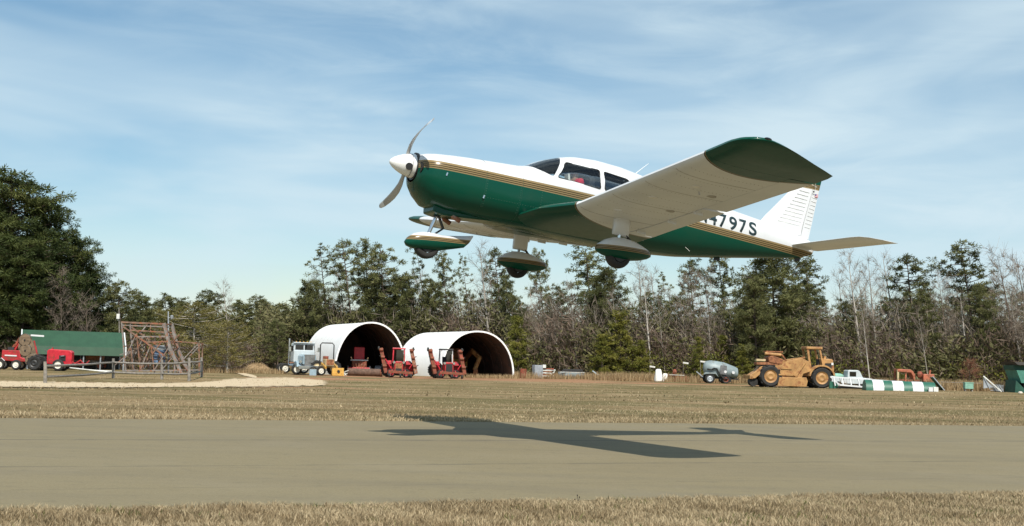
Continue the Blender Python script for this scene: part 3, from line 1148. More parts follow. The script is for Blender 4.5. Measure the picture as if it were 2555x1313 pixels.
tree('bare', 2290, 770, 118, 'bare tree with bright pale trunk under the two right pines', var=0, wide=.6)
tree('bare', 2150, 770, 116, 'bare leaning pale trunk above the striped marker', var=1, wide=.6)
# the wood behind them
for i in range(72):
    px = -150 + 2900 * (i + random.random()) / 72
    far = px < 760
    if px < 250:
        continue
    py = random.uniform(762, 790) if far else random.uniform(712, 800)
    tree('full' if random.random() < .55 else 'tall', px, py, random.uniform(150, 178) if far else random.uniform(136 if px < 1330 else 124, 150), 'pine standing deeper in the wood, half hidden behind the front trees', 'pines filling the wood', wide=random.uniform(.8, 1.2))
for i in range(70):
    px = 780 + 1900 * (i + random.random()) / 70
    tree('brown' if random.random() < .45 else 'bare', px, random.uniform(680, 800), random.uniform(134, 148) if px < 1330 else random.uniform(121, 138), 'leafless brown grey tree among many in the wood behind the yard', 'leafless trees filling the wood', wide=random.uniform(.8, 1.2))

# brown underbrush and saplings filling the foot of the wood: upright twigs
def brown_zone(px):
    m = np.zeros_like(px)
    for a, c in ((1090, 1240), (1330, 1455), (1575, 1850), (2040, 2270), (2430, 2600)):
        m = np.maximum(m, sstep((px - a + 45) / 90) * sstep((c + 45 - px) / 90))
    return m


def twig_mass(n, px0, px1, D0, D1, hfun, size, mat, name, label, tint0=.45, aspect=.10, upright=1.6, zone=None):
    px = rng.uniform(px0, px1, n)
    if zone is not None:
        px = px[rng.uniform(0, 1, n) < zone(px)]
        n = len(px)
    D = rng.uniform(D0, D1, n)
    D = np.where((px > 700) & (px < 1320), np.maximum(D, 132 + (D - D0) * .4), D)
    x = (px - W_PX / 2) / F_PX * D
    ht = hfun(x, D)
    z = terr(x, D) + ht * rng.uniform(0, 1, n) ** 1.25
    C = np.stack([x, D, z], 1)
    u = rng.normal(0, 1, (n, 3))
    u[:, 2] = np.abs(u[:, 2]) * upright
    u /= np.linalg.norm(u, axis=1)[:, None]
    u[:, 0] -= .12
    v = np.cross(u, rng.normal(0, 1, (n, 3)))
    v /= np.linalg.norm(v, axis=1)[:, None] + 1e-9
    sz = size * rng.uniform(.5, 1.5, n)[:, None]
    u, v = u * sz, v * sz * aspect
    V = np.stack([C - u, C + v, C + u, C - v], 1).reshape(-1, 3)
    ti = np.clip(tint0 + .22 * pnoise(x * .5, z * .9) + rng.normal(0, .14, n), 0, 1)
    me = np_mesh(name, V, np.arange(n * 4).reshape(n, 4), [mat], np.repeat(ti, 4))
    o = bpy.data.objects.new(name, me)
    COL.objects.link(o)
    tag(o, label, 'underbrush', kind='stuff')


twig_mass(130000, 640, 2850, 119, 148, lambda x, D: 4.3 + 2.2 * pnoise(x * .22, D * .2) + (D - 119) * .09, .40, 'brown_leaves', 'underbrush', 'brown tangled underbrush at the foot of the wood', .40, .10, zone=lambda p: .25 + .75 * brown_zone(p))
twig_mass(150000, 640, 2850, 119, 148, lambda x, D: 4.6 + 2.6 * pnoise(x * .26 + 3, D * .2) + (D - 119) * .08, .26, 'olive_brush', 'olive_thicket', 'olive evergreen thicket between the pines of the wood', .42, .32, .8, zone=lambda p: 1 - .62 * brown_zone(p))
twig_mass(30000, 760, 2850, 121, 146, lambda x, D: 7.4 + 1.6 * pnoise(x * .3, D * .2), .55, 'twigs', 'sapling_thicket', 'grey thicket of leafless saplings inside the wood', .5, .035, 3)
twig_mass(40000, -200, 760, 118, 150, lambda x, D: 2.6 + 1.0 * pnoise(x * .3, D * .2), .32, 'brown_leaves', 'low_brush', 'low brown brush behind the left yard', .35, .14)
n = 42000
px = rng.uniform(230, 2800, n)
D = rng.uniform(117, 134, n)
D = np.where((px > 700) & (px < 1320), D + 15, D)
x = (px - W_PX / 2) / F_PX * D
k = pnoise(x * .3 + 5, D * .3)
z = terr(x, D) + (1.7 + 2.0 * k) * rng.uniform(0, 1, n)
C = np.stack([x, D, z], 1)[k > .0]
V, F, T = quads_from(C, .13, np.clip(rng.normal(.3, .2, len(C)), 0, 1))
me = np_mesh('green_brush', V, F, ['young_needles'], T)
o = bpy.data.objects.new('green_underbrush', me)
COL.objects.link(o)
tag(o, 'olive green brush scattered along the wood edge', 'underbrush', kind='stuff')
# far wood behind everything
n = 60000
px = rng.uniform(-1500, 4000, n)
D = rng.uniform(185, 215, n)
x = (px - W_PX / 2) / F_PX * D
ht = 7.2 + 1.6 * pnoise(x * .16, D * .05) + .9 * pnoise(x * .6, D)
z = terr(x, D) + ht * rng.uniform(0, 1, n) ** .8
V, F, T = quads_from(np.stack([x, D, z], 1), .5, np.clip(.4 + .25 * pnoise(x * .3, z * .6) + rng.normal(0, .15, n), 0, 1))
me = np_mesh('far_wood', V, F, ['pine_needles'], T)
o = bpy.data.objects.new('far_wood', me)
COL.objects.link(o)
tag(o, 'distant dark green wood closing the horizon', 'wood', kind='stuff')


# ------------------------------------------------------------------ the aircraft (body frame: x aft, y starboard, z up; metres from the spinner tip)
plane = thing('aircraft', 'white and green single engine low wing aeroplane climbing over the runway', 'aeroplane', (-1.648, 16.587, 3.800))
ay_, ap_, ar_ = R(25.35), R(6.62), R(.3)
plane.rotation_euler = (Matrix.Rotation(ay_, 3, 'Z') @ Matrix.Rotation(ap_, 3, 'Y') @ Matrix.Rotation(ar_, 3, 'X')).to_euler()

FUS = [  # x, top, bottom, half width, height of widest line, upper exponent, lower exponent
    (.30, .10, -.22, .22, -.06, 2.2, 2.2),
    (.34, .165, -.31, .33, -.06, 2.4, 2.3),
    (.42, .19, -.41, .41, -.07, 2.5, 2.4),
    (.54, .21, -.51, .46, -.08, 2.6, 2.5),
    (.75, .232, -.545, .49, -.09, 2.7, 2.6),
    (.97, .25, -.55, .51, -.09, 2.7, 2.8),
    (1.5, .285, -.555, .535, -.09, 2.6, 3.0),
    (1.75, .30, -.56, .545, -.08, 2.5, 3.0),
    (1.92, .335, -.56, .55, -.06, 2.4, 3.0),
    (2.05, .41, -.56, .55, -.03, 2.25, 3.0),
    (2.2, .485, -.56, .553, 0, 2.2, 3.0),
    (2.4, .56, -.565, .555, .02, 2.25, 3.0),
    (2.6, .615, -.565, .555, .02, 2.35, 3.0),
    (2.97, .645, -.565, .55, .02, 2.4, 3.0),
    (3.39, .63, -.56, .535, .02, 2.4, 2.9),
    (3.74, .59, -.55, .505, .02, 2.35, 2.8),
    (4.03, .545, -.54, .475, .02, 2.3, 2.7),
    (4.6, .475, -.485, .405, .02, 2.25, 2.6),
    (5.37, .41, -.365, .30, .03, 2.2, 2.5),
    (5.75, .375, -.30, .25, .035, 2.2, 2.4),
    (6.1, .345, -.24, .20, .04, 2.1, 2.3),
    (6.6, .285, -.155, .125, .05, 2.0, 2.1),
    (6.9, .245, -.095, .075, .06, 2, 2),
    (7.06, .20, -.03, .03, .08, 2, 2)]
FA = np.array(FUS)


def fus_at(x):
    return [np.interp(x, FA[:, 0], FA[:, i]) for i in range(1, 7)]


def fus_ring(x, n=64):
    t, bt, hw, zc, eu, el = fus_at(x)
    ring = []
    for k in range(n):
        a = 2 * PI * k / n
        c, s = math.cos(a), math.sin(a)
        e = eu if s >= 0 else el
        y = hw * math.copysign(abs(c) ** (2 / e), c)
        z = zc + (t - zc if s >= 0 else zc - bt) * math.copysign(abs(s) ** (2 / e), s)
        ring.append((x, y, z))
    return ring


def fus_halfwidth(x, z):
    t, bt, hw, zc, eu, el = fus_at(x)
    q, e = ((z - zc) / (t - zc), eu) if z >= zc else ((zc - z) / (zc - bt), el)
    return hw * max(0, 1 - min(1, abs(q)) ** e) ** (1 / e)


def smooth_x():
    xs = [.30, .315, .34, .38, .42, .48, .54, .64]
    xs += list(np.arange(.75, 6.9, .105)) + [6.92, 7.0, 7.06]
    return xs


def cutter(polys):
    b = B()
    for poly in polys:
        b.prism(poly, -1.5, 1.5)
    me = b.mesh('cutter')
    o = bpy.data.objects.new('cutter', me)
    COL.objects.link(o)
    return o


def rounded(poly, r=.035, n=4):
    out = []
    m = len(poly)
    for i, p in enumerate(poly):
        p = Vector(p)
        a, c = Vector(poly[i - 1]), Vector(poly[(i + 1) % m])
        d0, d1 = (a - p), (c - p)
        k0, k1 = min(r, d0.length * .45), min(r, d1.length * .45)
        s0, s1 = p + d0.normalized() * k0, p + d1.normalized() * k1
        for j in range(n + 1):
            t = j / n
            out.append(tuple(s0 * (1 - t) ** 2 + p * 2 * t * (1 - t) + s1 * t * t))
    return out


WIN1 = rounded([(2.235, .185), (2.40, .452), (2.905, .430), (2.915, .150)], .03)
WIN2 = rounded([(2.985, .148), (2.975, .425), (3.36, .395), (3.66, .17)], .03)
SHIELD = rounded([(1.86, .335), (1.97, .255), (2.14, .190), (2.18, .195), (2.345, .47), (2.56, .78), (1.80, .78)], .015)

shell = B().loft([fus_ring(x) for x in smooth_x()], caps=False).mesh('fuselage')
for mm in ('fuselage_paint', 'cabin'):
    shell.materials.append(MATS[mm])
sh_o = bpy.data.objects.new('shell', shell)
COL.objects.link(sh_o)
sd = sh_o.modifiers.new('s', 'SOLIDIFY')
sd.thickness = .014
sd.offset = -1
sd.material_offset = 1
sd.material_offset_rim = 1


def boolean(src, cut, op):
    md = src.modifiers.new('b', 'BOOLEAN')
    md.operation = op
    md.object = cut
    md.solver = 'EXACT'
    bpy.context.view_layer.update()
    dg = bpy.context.evaluated_depsgraph_get()
    me = bpy.data.meshes.new_from_object(src.evaluated_get(dg))
    src.modifiers.remove(md)
    return me


all_cut = cutter([WIN1, WIN2, SHIELD])
me = boolean(sh_o, all_cut, 'DIFFERENCE')
me.name = 'fuselage'
me.shade_smooth()
me.set_sharp_from_angle(angle=R(28))
fus = bpy.data.objects.new('fuselage', me)
COL.objects.link(fus)
fus.parent = plane

# panes: the same skin, a little thinner, cut to the openings
sd.thickness = .005
sd.offset = -1
for nm, poly in (('side_window', WIN1), ('side_window', WIN2), ('windshield', SHIELD)):
    c = cutter([poly])
    m2 = boolean(sh_o, c, 'INTERSECT')
    m2.materials.clear()
    m2.materials.append(MATS['clear_glass'])
    bm = bmesh.new()
    bm.from_mesh(m2)
    for f in bm.faces:
        f.material_index = 0
    halves = [0] if nm == 'windshield' else [-1, 1]
    for hsgn in halves:
        b2 = bm.copy()
        if hsgn:
            bmesh.ops.delete(b2, geom=[v for v in b2.verts if v.co.y * hsgn < 0], context='VERTS')
        m3 = bpy.data.meshes.new(nm)
        b2.to_mesh(m3)
        b2.free()
        m3.materials.append(MATS['clear_glass'])
        m3.shade_smooth()
        m3.set_sharp_from_angle(angle=R(40))
        w = bpy.data.objects.new(nm, m3)
        COL.objects.link(w)
        w.parent = plane
    bm.free()
    bpy.data.objects.remove(c)
bpy.data.objects.remove(all_cut)
bpy.data.objects.remove(sh_o)

# windshield centre post and black seals round the side windows
pts = []
for x in np.linspace(1.87, 2.52, 8):
    pts.append((x, 0, fus_at(x)[0] - .004))
B().tube(pts, .006, 6).obj('centre_post', 'grey_metal', plane, True)
for poly in (WIN1, WIN2):
    for sg in (-1, 1):
        pts = []
        for i in range(len(poly) + 1):
            x, z = poly[i % len(poly)]
            pts.append((x, sg * (fus_halfwidth(x, z) + .001), z))
        B().tube(pts, .008, 5, caps=False).obj('window_seal', 'black_rubber', plane)

# cowling details: front bulkhead, dark inlets beside the spinner, chin scoop, exhaust, cowl seams
B().lathe([(.01, .335), (.19, .335), (.19, .30), (.01, .30)], 'x', (0, 0, 0), 24).obj('spinner_bulkhead', 'black_metal', plane)
B().lathe([(.02, .36), (.17, .36)], 'x', (.0, 0, 0), 24).obj('crankcase', 'dark_void', plane)
for sg in (-1, 1):
    b = B()
    b.loft([[(x_, sg * (.235 + .10 * kk * math.cos(a)), -.045 + .075 * kk * math.sin(a)) for a in np.linspace(0, 2 * PI, 16, endpoint=False)] for x_, kk in ((.315, 1.0), (.335, .9), (.46, .8))])
    b.obj('air_inlet', 'dark_void', plane, True)
b = B().prism([(.60, -.47), (.61, -.585), (.75, -.605), (1.0, -.59), (1.5, -.55), (1.2, -.50), (.7, -.47)], -.20, .20)
b.obj('chin_scoop', 'fuselage_paint', plane, False, .02)
B().tube([(.86, .16, -.52), (.92, .17, -.60), (1.02, .18, -.64)], .032, 10).obj('exhaust_pipe', 'rust', plane, True)
B().tube([(.86, -.16, -.52), (.92, -.17, -.60), (1.02, -.18, -.64)], .032, 10).obj('exhaust_pipe', 'rust', plane, True)
for xs in (1.18, 1.72):
    ring = fus_ring(xs, 64)
    ring = [(p[0], p[1] * 1.0025, p[2] * 1.0025) for p in ring]
    B().tube(ring + ring[:1], .0016, 4, caps=False).obj('cowl_seam', 'bead_white' if xs > 9 else 'green_panel', plane)
for kx, kz in ((.62, -.10), (1.18, -.30)):
    y_ = -fus_halfwidth(kx, kz) - .004
    B().box((kx, y_, kz), (.02, .008, .045), (0, .25, 0)).obj('latch', 'chrome', plane)
# rivet rows on the forward fuselage side
b = B()
for xr in (1.20, 1.70, 2.02):
    for zr in np.arange(-.42, -.06, .034):
        yy = -fus_halfwidth(xr, zr)
        b.box((xr, yy, zr), (.005, .003, .005))
for xr in np.arange(1.2, 2.0, .04):
    b.box((xr, -fus_halfwidth(xr, -.30), -.30), (.005, .003, .005))
tag(b.obj('rivet', 'rivet_head', plane), kind='stuff')
B().bar((2.02, -fus_halfwidth(2.02, -.35) - .02, -.35), (2.22, -fus_halfwidth(2.22, -.36) - .02, -.36), .05, .012).obj('wing_step', 'black_metal', plane)

# spinner and propeller (two swept blades, at rest)
prof = [(.006, -.045), (.035, -.03), (.07, .01), (.105, .07), (.135, .14), (.155, .21), (.166, .27), (.168, .295), (.16, .30)]
B().lathe(prof, 'x', (0, 0, 0), 32).obj('spinner', 'spinner_white', plane, True, edge=50)
B().lathe([(.169, .232), (.170, .236), (.169, .240)], 'x', (0, 0, 0), 32, caps=False).obj('spinner_band', 'grille', plane)


def blade(sgn):
    line = [(.00, .06), (.035, .17), (.10, .265), (.20, .335), (.34, .395), (.50, .44), (.66, .475), (.80, .495), (.845, .50)]
    rings = []
    n = len(line)
    for i, (py_, pz) in enumerate(line):
        a = line[max(i - 1, 0)]
        c = line[min(i + 1, n - 1)]
        d = Vector((0, c[0] - a[0], c[1] - a[1])).normalized()
        ch = Vector((1, 0, 0)).cross(d)
        tw = R(62 - 44 * i / (n - 1))
        cw = [.06, .075, .105, .135, .145, .14, .125, .10, .05][i] * .68
        th = [.06, .05, .032, .022, .018, .014, .011, .008, .005][i]
        cd = ch * math.cos(tw) + Vector((1, 0, 0)) * math.sin(tw)
        nn = d.cross(cd)
        c0 = Vector((.19, py_, pz))
        rings.append([c0 + cd * (math.cos(q) * cw / 2) + nn * (math.sin(q) * th / 2) for q in np.linspace(0, 2 * PI, 12, endpoint=False)])
    rings = [[Vector((p.x, -p.y * sgn, p.z * sgn)) for p in r] for r in rings]
    bl = B().loft(rings).obj('propeller_blade', 'prop_grey', plane, True, edge=60)
    tips = [[Vector(p) * 1 for p in r] for r in rings[-3:-1]]
    mid = [sum(r, Vector()) / len(r) for r in tips]
    tips = [[c + (p - c) * 1.04 for p in r] for r, c in zip(tips, mid)]
    B().loft(tips).obj('blade_tip', 'white_paint', bl, True)
    B().lathe([(.055, -.01), (.05, .03)], 'z', (0, 0, 0), 12)
    return bl


blade(1)
blade(-1)
b = B().lathe([(.05, .0), (.05, .012)], 'y', (.19, -.168, -.045), 16)
b.obj('blade_root_hole', 'dark_void', plane)


# wings
def airfoil(f0, f1, n=14, t=.135, camber=.018):
    """closed loop of (chord share, height share) between two chord shares"""
    xs = f0 + (f1 - f0) * (1 - np.cos(np.linspace(0, PI, n))) / 2

    def th(x):
        return 5 * t * (.2969 * math.sqrt(max(x, 0)) - .126 * x - .3516 * x * x + .2843 * x ** 3 - .1036 * x ** 4)
    cm = [camber * 4 * x * (1 - x) for x in xs]
    up = [(x, c + th(x)) for x, c in zip(xs, cm)]
    lo = [(x, c - th(x) * .92) for x, c in zip(xs, cm)]
    return up + lo[::-1][(1 if f1 >= .999 else 0):-1 if f0 <= .001 else None]


DIH = .108


def wing_secs(ys, table, sg, f0=0.0, f1=1.0, dz=0.0, tk=1.0):
    rings = []
    ty = [r[0] for r in table]
    for y in ys:
        le = np.interp(y, ty, [r[1] for r in table])
        te = np.interp(y, ty, [r[2] for r in table])
        tf = np.interp(y, ty, [r[3] for r in table]) * tk
        ch = te - le
        z0 = -.485 + y * DIH + dz
        rings.append([(le + ch * a, sg * y, z0 - .035 * a * ch + c * 1.5 * tf) for a, c in airfoil(f0, f1)])
    return rings


WT = [(.30, 1.72, 3.60, 1.05), (.55, 1.76, 3.60, 1.05), (.96, 1.80, 3.60, 1.02), (1.5, 2.08, 3.60, 1), (4.38, 2.09, 3.60, .98), (4.62, 2.085, 3.59, .95), (4.74, 2.08, 3.56, .90), (4.82, 2.08, 3.37, .80), (4.90, 2.095, 3.16, .68), (4.97, 2.12, 2.99, .55), (5.04, 2.17, 2.81, .42), (5.09, 2.23, 2.66, .28), (5.12, 2.31, 2.50, .13), (5.128, 2.37, 2.44, .03)]
for sg in (-1, 1):
    wing = B()
    wing.loft(wing_secs([.30, .55, .75, .96, 1.2, 1.5, 2.2, 3.0, 3.8, 4.38], WT, sg, 0, .765))
    w = wing.obj('wing', 'wing_paint', plane, True, edge=40)
    B().loft(wing_secs([.30, .62, .96], WT, sg, .768, 1)).obj('root_fillet', 'wing_paint', w, True, edge=40)
    B().loft(wing_secs([.985, 1.5, 2.0, 2.655], WT, sg, .775, 1, -.004)).obj('flap', 'wing_paint', w, True, edge=40)
    B().loft(wing_secs([2.685, 3.4, 4.0, 4.355], WT, sg, .775, 1, .004)).obj('aileron', 'wing_paint', w, True, edge=40)
    B().loft(wing_secs([4.384] + [r[0] for r in WT[5:]], WT, sg, 0, 1)).obj('wing_tip', 'wing_paint', w, True, edge=40)
    for yh in (1.15, 1.9, 2.5):
        z0 = -.485 + yh * DIH - .075
        B().box((3.30, sg * yh, z0), (.14, .012, .06)).obj('flap_hinge', 'white_paint', w)
    B().tube([(3.5, sg * 4.28, -.03), (3.72, sg * 4.28, -.07)], .003, 5).obj('static_wick', 'pale_scrap', w)
    B().ell((2.36, sg * 5.115, .083), (.05, .02, .018), 10, 6).obj('navigation_light', 'dark_glass', w)
    B().tube([(2.75, sg * 3.3, -.20), (2.77, sg * 3.3, -.25)], .012, 6).obj('tie_down', 'steel', w)
# seams under the near wing
for yh in (1.55, 2.35, 3.1, 3.75):
    for sg in (-1, 1):
        ring = wing_secs([yh], WT, sg, .02, .765, tk=1.0)[0]
        low = ring[14:]
        B().tube([(p[0], p[1], p[2] - .0005) for p in low], .0026, 4).obj('panel_seam', 'seam_grey', plane)

# round inspection covers and rivet rows on the undersides
for sg in (-1, 1):
    for yh, fr in ((1.9, .30), (2.7, .30), (3.45, .32), (2.3, .62), (3.2, .62)):
        low = wing_secs([yh], WT, sg, .02, .765)[0][14:]
        p = min(low, key=lambda q: abs(q[0] - (2.09 + 1.51 * fr)))
        B().lathe([(.01, -.004), (.062, -.004), (.066, .010)], 'z', (p[0], p[1], p[2]), 18).obj('inspection_cover', 'seam_grey' if fr > .5 else 'white_paint', plane)
    rv = B()
    for yh in np.arange(1.25, 4.2, .30):
        low = np.array(wing_secs([yh], WT, sg, .02, .765)[0][14:])
        low = low[np.argsort(low[:, 0])]
        for xx in np.arange(2.2, 3.2, .055):
            rv.box((xx, sg * yh, float(np.interp(xx, low[:, 0], low[:, 2])) - .0005), (.009, .009, .004))
    tag(rv.obj('wing_rivet', 'seam_grey', plane), kind='stuff')

# tail: fin, rudder, stabilator
FIN = [(.24, 5.70, 6.83), (.33, 6.06, 6.835), (.42, 6.13, 6.85), (1.06, 6.68, 6.99), (1.17, 6.79, 7.005), (1.23, 6.90, 7.01), (1.245, 6.96, 7.01)]


def fin_ring(z, x0, x1, th, n=12, blunt=False):
    ch = x1 - x0
    up = []
    for k in range(n + 1):
        a = k / n
        t = th * (math.sin(PI * min(1, a ** .62)) if not blunt else (1 - a) ** .8)
        up.append((x0 + ch * a, max(t, .006)))
    return [(x, y, z) for x, y in up] + [(x, -y, z) for x, y in reversed(up)]


rings = []
for z, x0, x1 in FIN:
    th = np.interp(z, [.24, 1.0, 1.245], [.062, .045, .012])
    n = 14
    up = []
    for k in range(n + 1):
        a = k / n
        up.append((x0 + (x1 - x0) * a, th * math.sqrt(max(.001, 1 - (1 - min(1, a / .55)) ** 2)) if a < .55 else th * (1 - .25 * (a - .55) / .45)))
    rings.append([(x, y, z) for x, y in up] + [(x, -y, z) for x, y in reversed(up)])
fin = B().loft(rings).obj('fin', 'fin_paint', plane, True, edge=45)
rings = []
for z, x0, x1 in [(.22, 6.84, 7.02), (.5, 6.885, 7.06), (.9, 6.97, 7.11), (1.06, 7.0, 7.135), (1.18, 7.02, 7.155), (1.24, 7.025, 7.165)]:
    th = np.interp(z, [.22, 1.245], [.042, .022])
    rings.append([(x0, th, z), (x0 + (x1 - x0) * .5, th * .6, z), (x1, .005, z), (x1, -.005, z), (x0 + (x1 - x0) * .5, -th * .6, z), (x0, -th, z)])
rud = B().loft(rings).obj('rudder', 'fin_paint', plane, True, edge=30)
for i in range(10):
    z = .40 + .062 * i
    x0 = np.interp(z, [r[0] for r in FIN], [r[1] for r in FIN])
    x1 = np.interp(z, [r[0] for r in FIN], [r[2] for r in FIN])
    th = np.interp(z, [.24, 1.0], [.062, .045])
    for sg in (-1, 1):
        xa = x0 + (x1 - x0) * .34
        B().tube([(xa, sg * th * .985, z), (xa + (x1 - .05 - xa) * .5, sg * th * .93, z - .001), (x1 - .05, sg * th * .80, z - .003)], [.004, .0065, .004], 6).obj('bead', 'bead_white', fin, True)
        hx = np.interp(z, [.22, 1.24], [6.85, 7.03])
        tx = np.interp(z, [.22, 1.24], [7.01, 7.16])
        hth = np.interp(z, [.22, 1.245], [.042, .022])
        B().tube([(hx + .015, sg * hth * .95, z), (tx - .015, sg * .012, z - .003)], .0045, 6).obj('bead', 'bead_white', rud, True)
# small flag on the rudder
fl = B()
for i in range(5):
    fl.box((7.075, -.0225, .955 - .009 * i), (.065, .003, .009), mi=i % 2)
o = fl.obj('flag_decal', ['flag_red', 'white_paint'], rud)
B().box((7.056, -.0255, .95), (.027, .003, .022)).obj('flag_canton', 'flag_blue', rud)
B().tube([(7.02, -.05, 1.0), (7.0, -.06, 1.17)], .002, 5).obj('antenna_wire', 'pale_scrap', fin)
B().ell((6.99, -.052, .985), (.012, .01, .016), 8, 6).obj('beacon', 'black_metal', fin)

ST = [(.06, 6.62, 7.18), (.5, 6.65, 7.24), (1.35, 6.72, 7.34), (1.50, 6.76, 7.37), (1.58, 6.88, 7.39), (1.62, 7.10, 7.40)]
for sg in (-1, 1):
    rings = []
    for y, le, te in ST:
        tf = np.interp(y, [0, 1.4, 1.62], [.62, .55, .10])
        rings.append([(le + (te - le) * a, sg * y, .055 + y * .038 + c * .62 * tf * 1.1) for a, c in airfoil(0, 1, 12, .11, 0)])
    B().loft(rings).obj('stabilator', 'white_paint', plane, True, edge=40)
B().tube([(6.72, -.16, .05), (6.76, -.16, .05)], .02, 8).obj('stabilator_pivot', 'steel', plane)
B().ell((7.06, 0, .07), (.09, .035, .10), 12, 8).obj('tail_cone', 'fuselage_paint', plane, True)
B().box((6.85, 0, -.13), (.10, .012, .06), (0, -.3, 0)).obj('tail_skid', 'black_metal', plane)
B().tube([(3.726, 0, .585), (3.80, 0, .66), (3.955, 0, .81)], [.007, .005, .003], 6).obj('antenna', 'white_paint', plane, True)
B().tube([(4.55, -.30, -.35), (4.62, -.36, -.42)], .003, 5).obj('belly_antenna', 'pale_scrap', plane)
B().box((5.35, 0, -.385), (.10, .02, .05)).obj('belly_antenna', 'black_metal', plane)

# registration on the near side: each character its own part, wrapped onto the skin
CH_X = 4.685
for ch in 'N4797S':
    cu = bpy.data.curves.new('t', 'FONT')
    cu.body = ch
    cu.size = .285
    cu.offset = .0062
    to = bpy.data.objects.new('t', cu)
    COL.objects.link(to)
    dg = bpy.context.evaluated_depsgraph_get()
    bpy.context.view_layer.update()
    tm = bpy.data.meshes.new_from_object(to.evaluated_get(bpy.context.evaluated_depsgraph_get()))
    bpy.data.objects.remove(to)
    bm = bmesh.new()
    bm.from_mesh(tm)
    bmesh.ops.triangulate(bm, faces=bm.faces)
    bmesh.ops.subdivide_edges(bm, edges=[e for e in bm.edges if e.calc_length() > .03], cuts=2, use_grid_fill=False)
    xs = [v.co.x for v in bm.verts]
    x0, x1 = min(xs), max(xs)
    k = .158 / max(.05, (x1 - x0)) if ch != 'N' else .165 / (x1 - x0)
    for v in bm.verts:
        X = CH_X + (v.co.x - x0) * k
        Z = .052 + v.co.y - .004 * (X - 4.7) + .0
        v.co = (X, -fus_halfwidth(X, Z) - .0035, Z)
    me = bpy.data.meshes.new('letter')
    bm.to_mesh(me)
    bm.free()
    me.materials.append(MATS['letter_dark'])
    o = bpy.data.objects.new('letter' if ch.isalpha() else 'digit', me)
    COL.objects.link(o)
    o.parent = plane
    sdm = o.modifiers.new('s', 'SOLIDIFY')
    sdm.thickness = .002
    CH_X += .203


# landing gear
def fairing(st, y, mat, nm='wheel_fairing', parent=None):
    rings = []
    for x, zt, zb, hw in st:
        zc, hh = (zt + zb) / 2, (zt - zb) / 2
        rings.append([(x, y + hw * math.copysign(abs(math.cos(a)) ** .85, math.cos(a)), zc + hh * math.copysign(abs(math.sin(a)) ** .85, math.sin(a))) for a in np.linspace(0, 2 * PI, 24, endpoint=False)])
    return B().loft(rings).obj(nm, mat, parent, True, edge=60)


def tyre(c, r, w, parent):
    prof = [(r * .55, -w * .42), (r * .80, -w * .5), (r * .94, -w * .40), (r, -w * .15), (r, w * .15), (r * .94, w * .40), (r * .80, w * .5), (r * .55, w * .42)]
    t = B().lathe(prof, 'y', c, 28, caps=False).obj('tyre', 'black_rubber', parent, True, edge=60)
    B().lathe([(.02, -w * .45), (r * .5, -w * .45), (r * .5, w * .45), (.02, w * .45)], 'y', c, 20).obj('hub', 'black_metal', t)
    return t


# nose gear
fairing([(.335, -1.025, -1.045, .02), (.37, -.965, -1.085, .07), (.45, -.895, -1.105, .11), (.57, -.855, -1.105, .13), (.72, -.845, -1.095, .13), (.84, -.855, -1.075, .115), (.93, -.845, -1.045, .09), (1.05, -.825, -1.01, .06), (1.2, -.80, -.965, .03), (1.27, -.785, -.89, .018), (1.315, -.775, -.80, .010)], 0, 'nose_fairing_paint', parent=plane)
tyre((.655, 0, -1.035), .178, .14, plane)
b = B().tube([(.76, 0, -.50), (.74, 0, -.62)], .048, 12)
b.obj('nose_gear_housing', 'black_metal', plane, True)
B().tube([(.74, 0, -.60), (.66, 0, -.86)], .026, 12).obj('nose_strut', 'chrome', plane, True)
b = B().bar((.76, 0, -.58), (.86, 0, -.76), .05, .02)
b.bar((.86, 0, -.76), (.72, 0, -.88), .05, .02)
b.obj('torque_link', 'black_metal', plane)
# main gear
for sg in (-1, 1):
    y = sg * 1.53
    fairing([(2.415, -.835, -.85, .02), (2.45, -.775, -.885, .07), (2.54, -.705, -.915, .115), (2.66, -.655, -.935, .14), (2.80, -.64, -.94, .145), (2.95, -.655, -.925, .125), (3.08, -.69, -.90, .095), (3.2, -.735, -.86, .055), (3.255, -.765, -.825, .02)], y, 'main_fairing_paint', parent=plane)
    tyre((2.765, y, -.885), .172, .15, plane)
    leg = fairing([(2.64, -.38, -.62, .02), (2.66, -.28, -.62, .035), (2.73, -.22, -.62, .05), (2.81, -.22, -.625, .045), (2.86, -.24, -.63, .028), (2.885, -.30, -.63, .012)], y, 'white_paint', 'gear_leg', plane)
    B().tube([(2.745, y - sg * 0, -.56), (2.755, y, -.78)], .022, 10).obj('oleo_strut', 'chrome', leg, True)
    b = B().bar((2.84, y, -.60), (2.93, y, -.66), .04, .014)
    b.bar((2.93, y, -.66), (2.83, y, -.70), .04, .014)
    b.obj('torque_link', 'black_metal', leg)
    B().tube([(2.86, y + .03, -.56), (2.93, y + .05, -.62), (2.92, y + .06, -.72), (2.85, y + .05, -.78)], .006, 6).obj('brake_line', 'black_rubber', leg)

# cabin interior
B().box((2.02, 0, .10), (.06, .92, .26), (0, .12, 0)).obj('instrument_panel', 'seat_dark', plane)
B().box((2.9, 0, -.42), (1.7, .95, .02)).obj('cabin_floor', 'cabin', plane)
for y in (-.26, .26):
    for xs in (2.52, 3.25):
        st = B().box((xs, y, -.24), (.46, .44, .10)).obj('seat', 'seat_dark', plane, False, .03)
        B().box((xs + .26, y, .04), (.10, .42, .56), (0, .18, 0)).obj('backrest', 'seat_dark', st, False, .03)
B().tube([(2.08, -.26, .06), (2.20, -.26, .07)], .012, 8).obj('yoke_shaft', 'black_metal', plane)
B().tube([(2.20, -.36, .15), (2.21, -.36, .07), (2.20, -.26, .05), (2.21, -.16, .07), (2.20, -.16, .15)], .013, 8).obj('control_yoke', 'black_metal', plane)


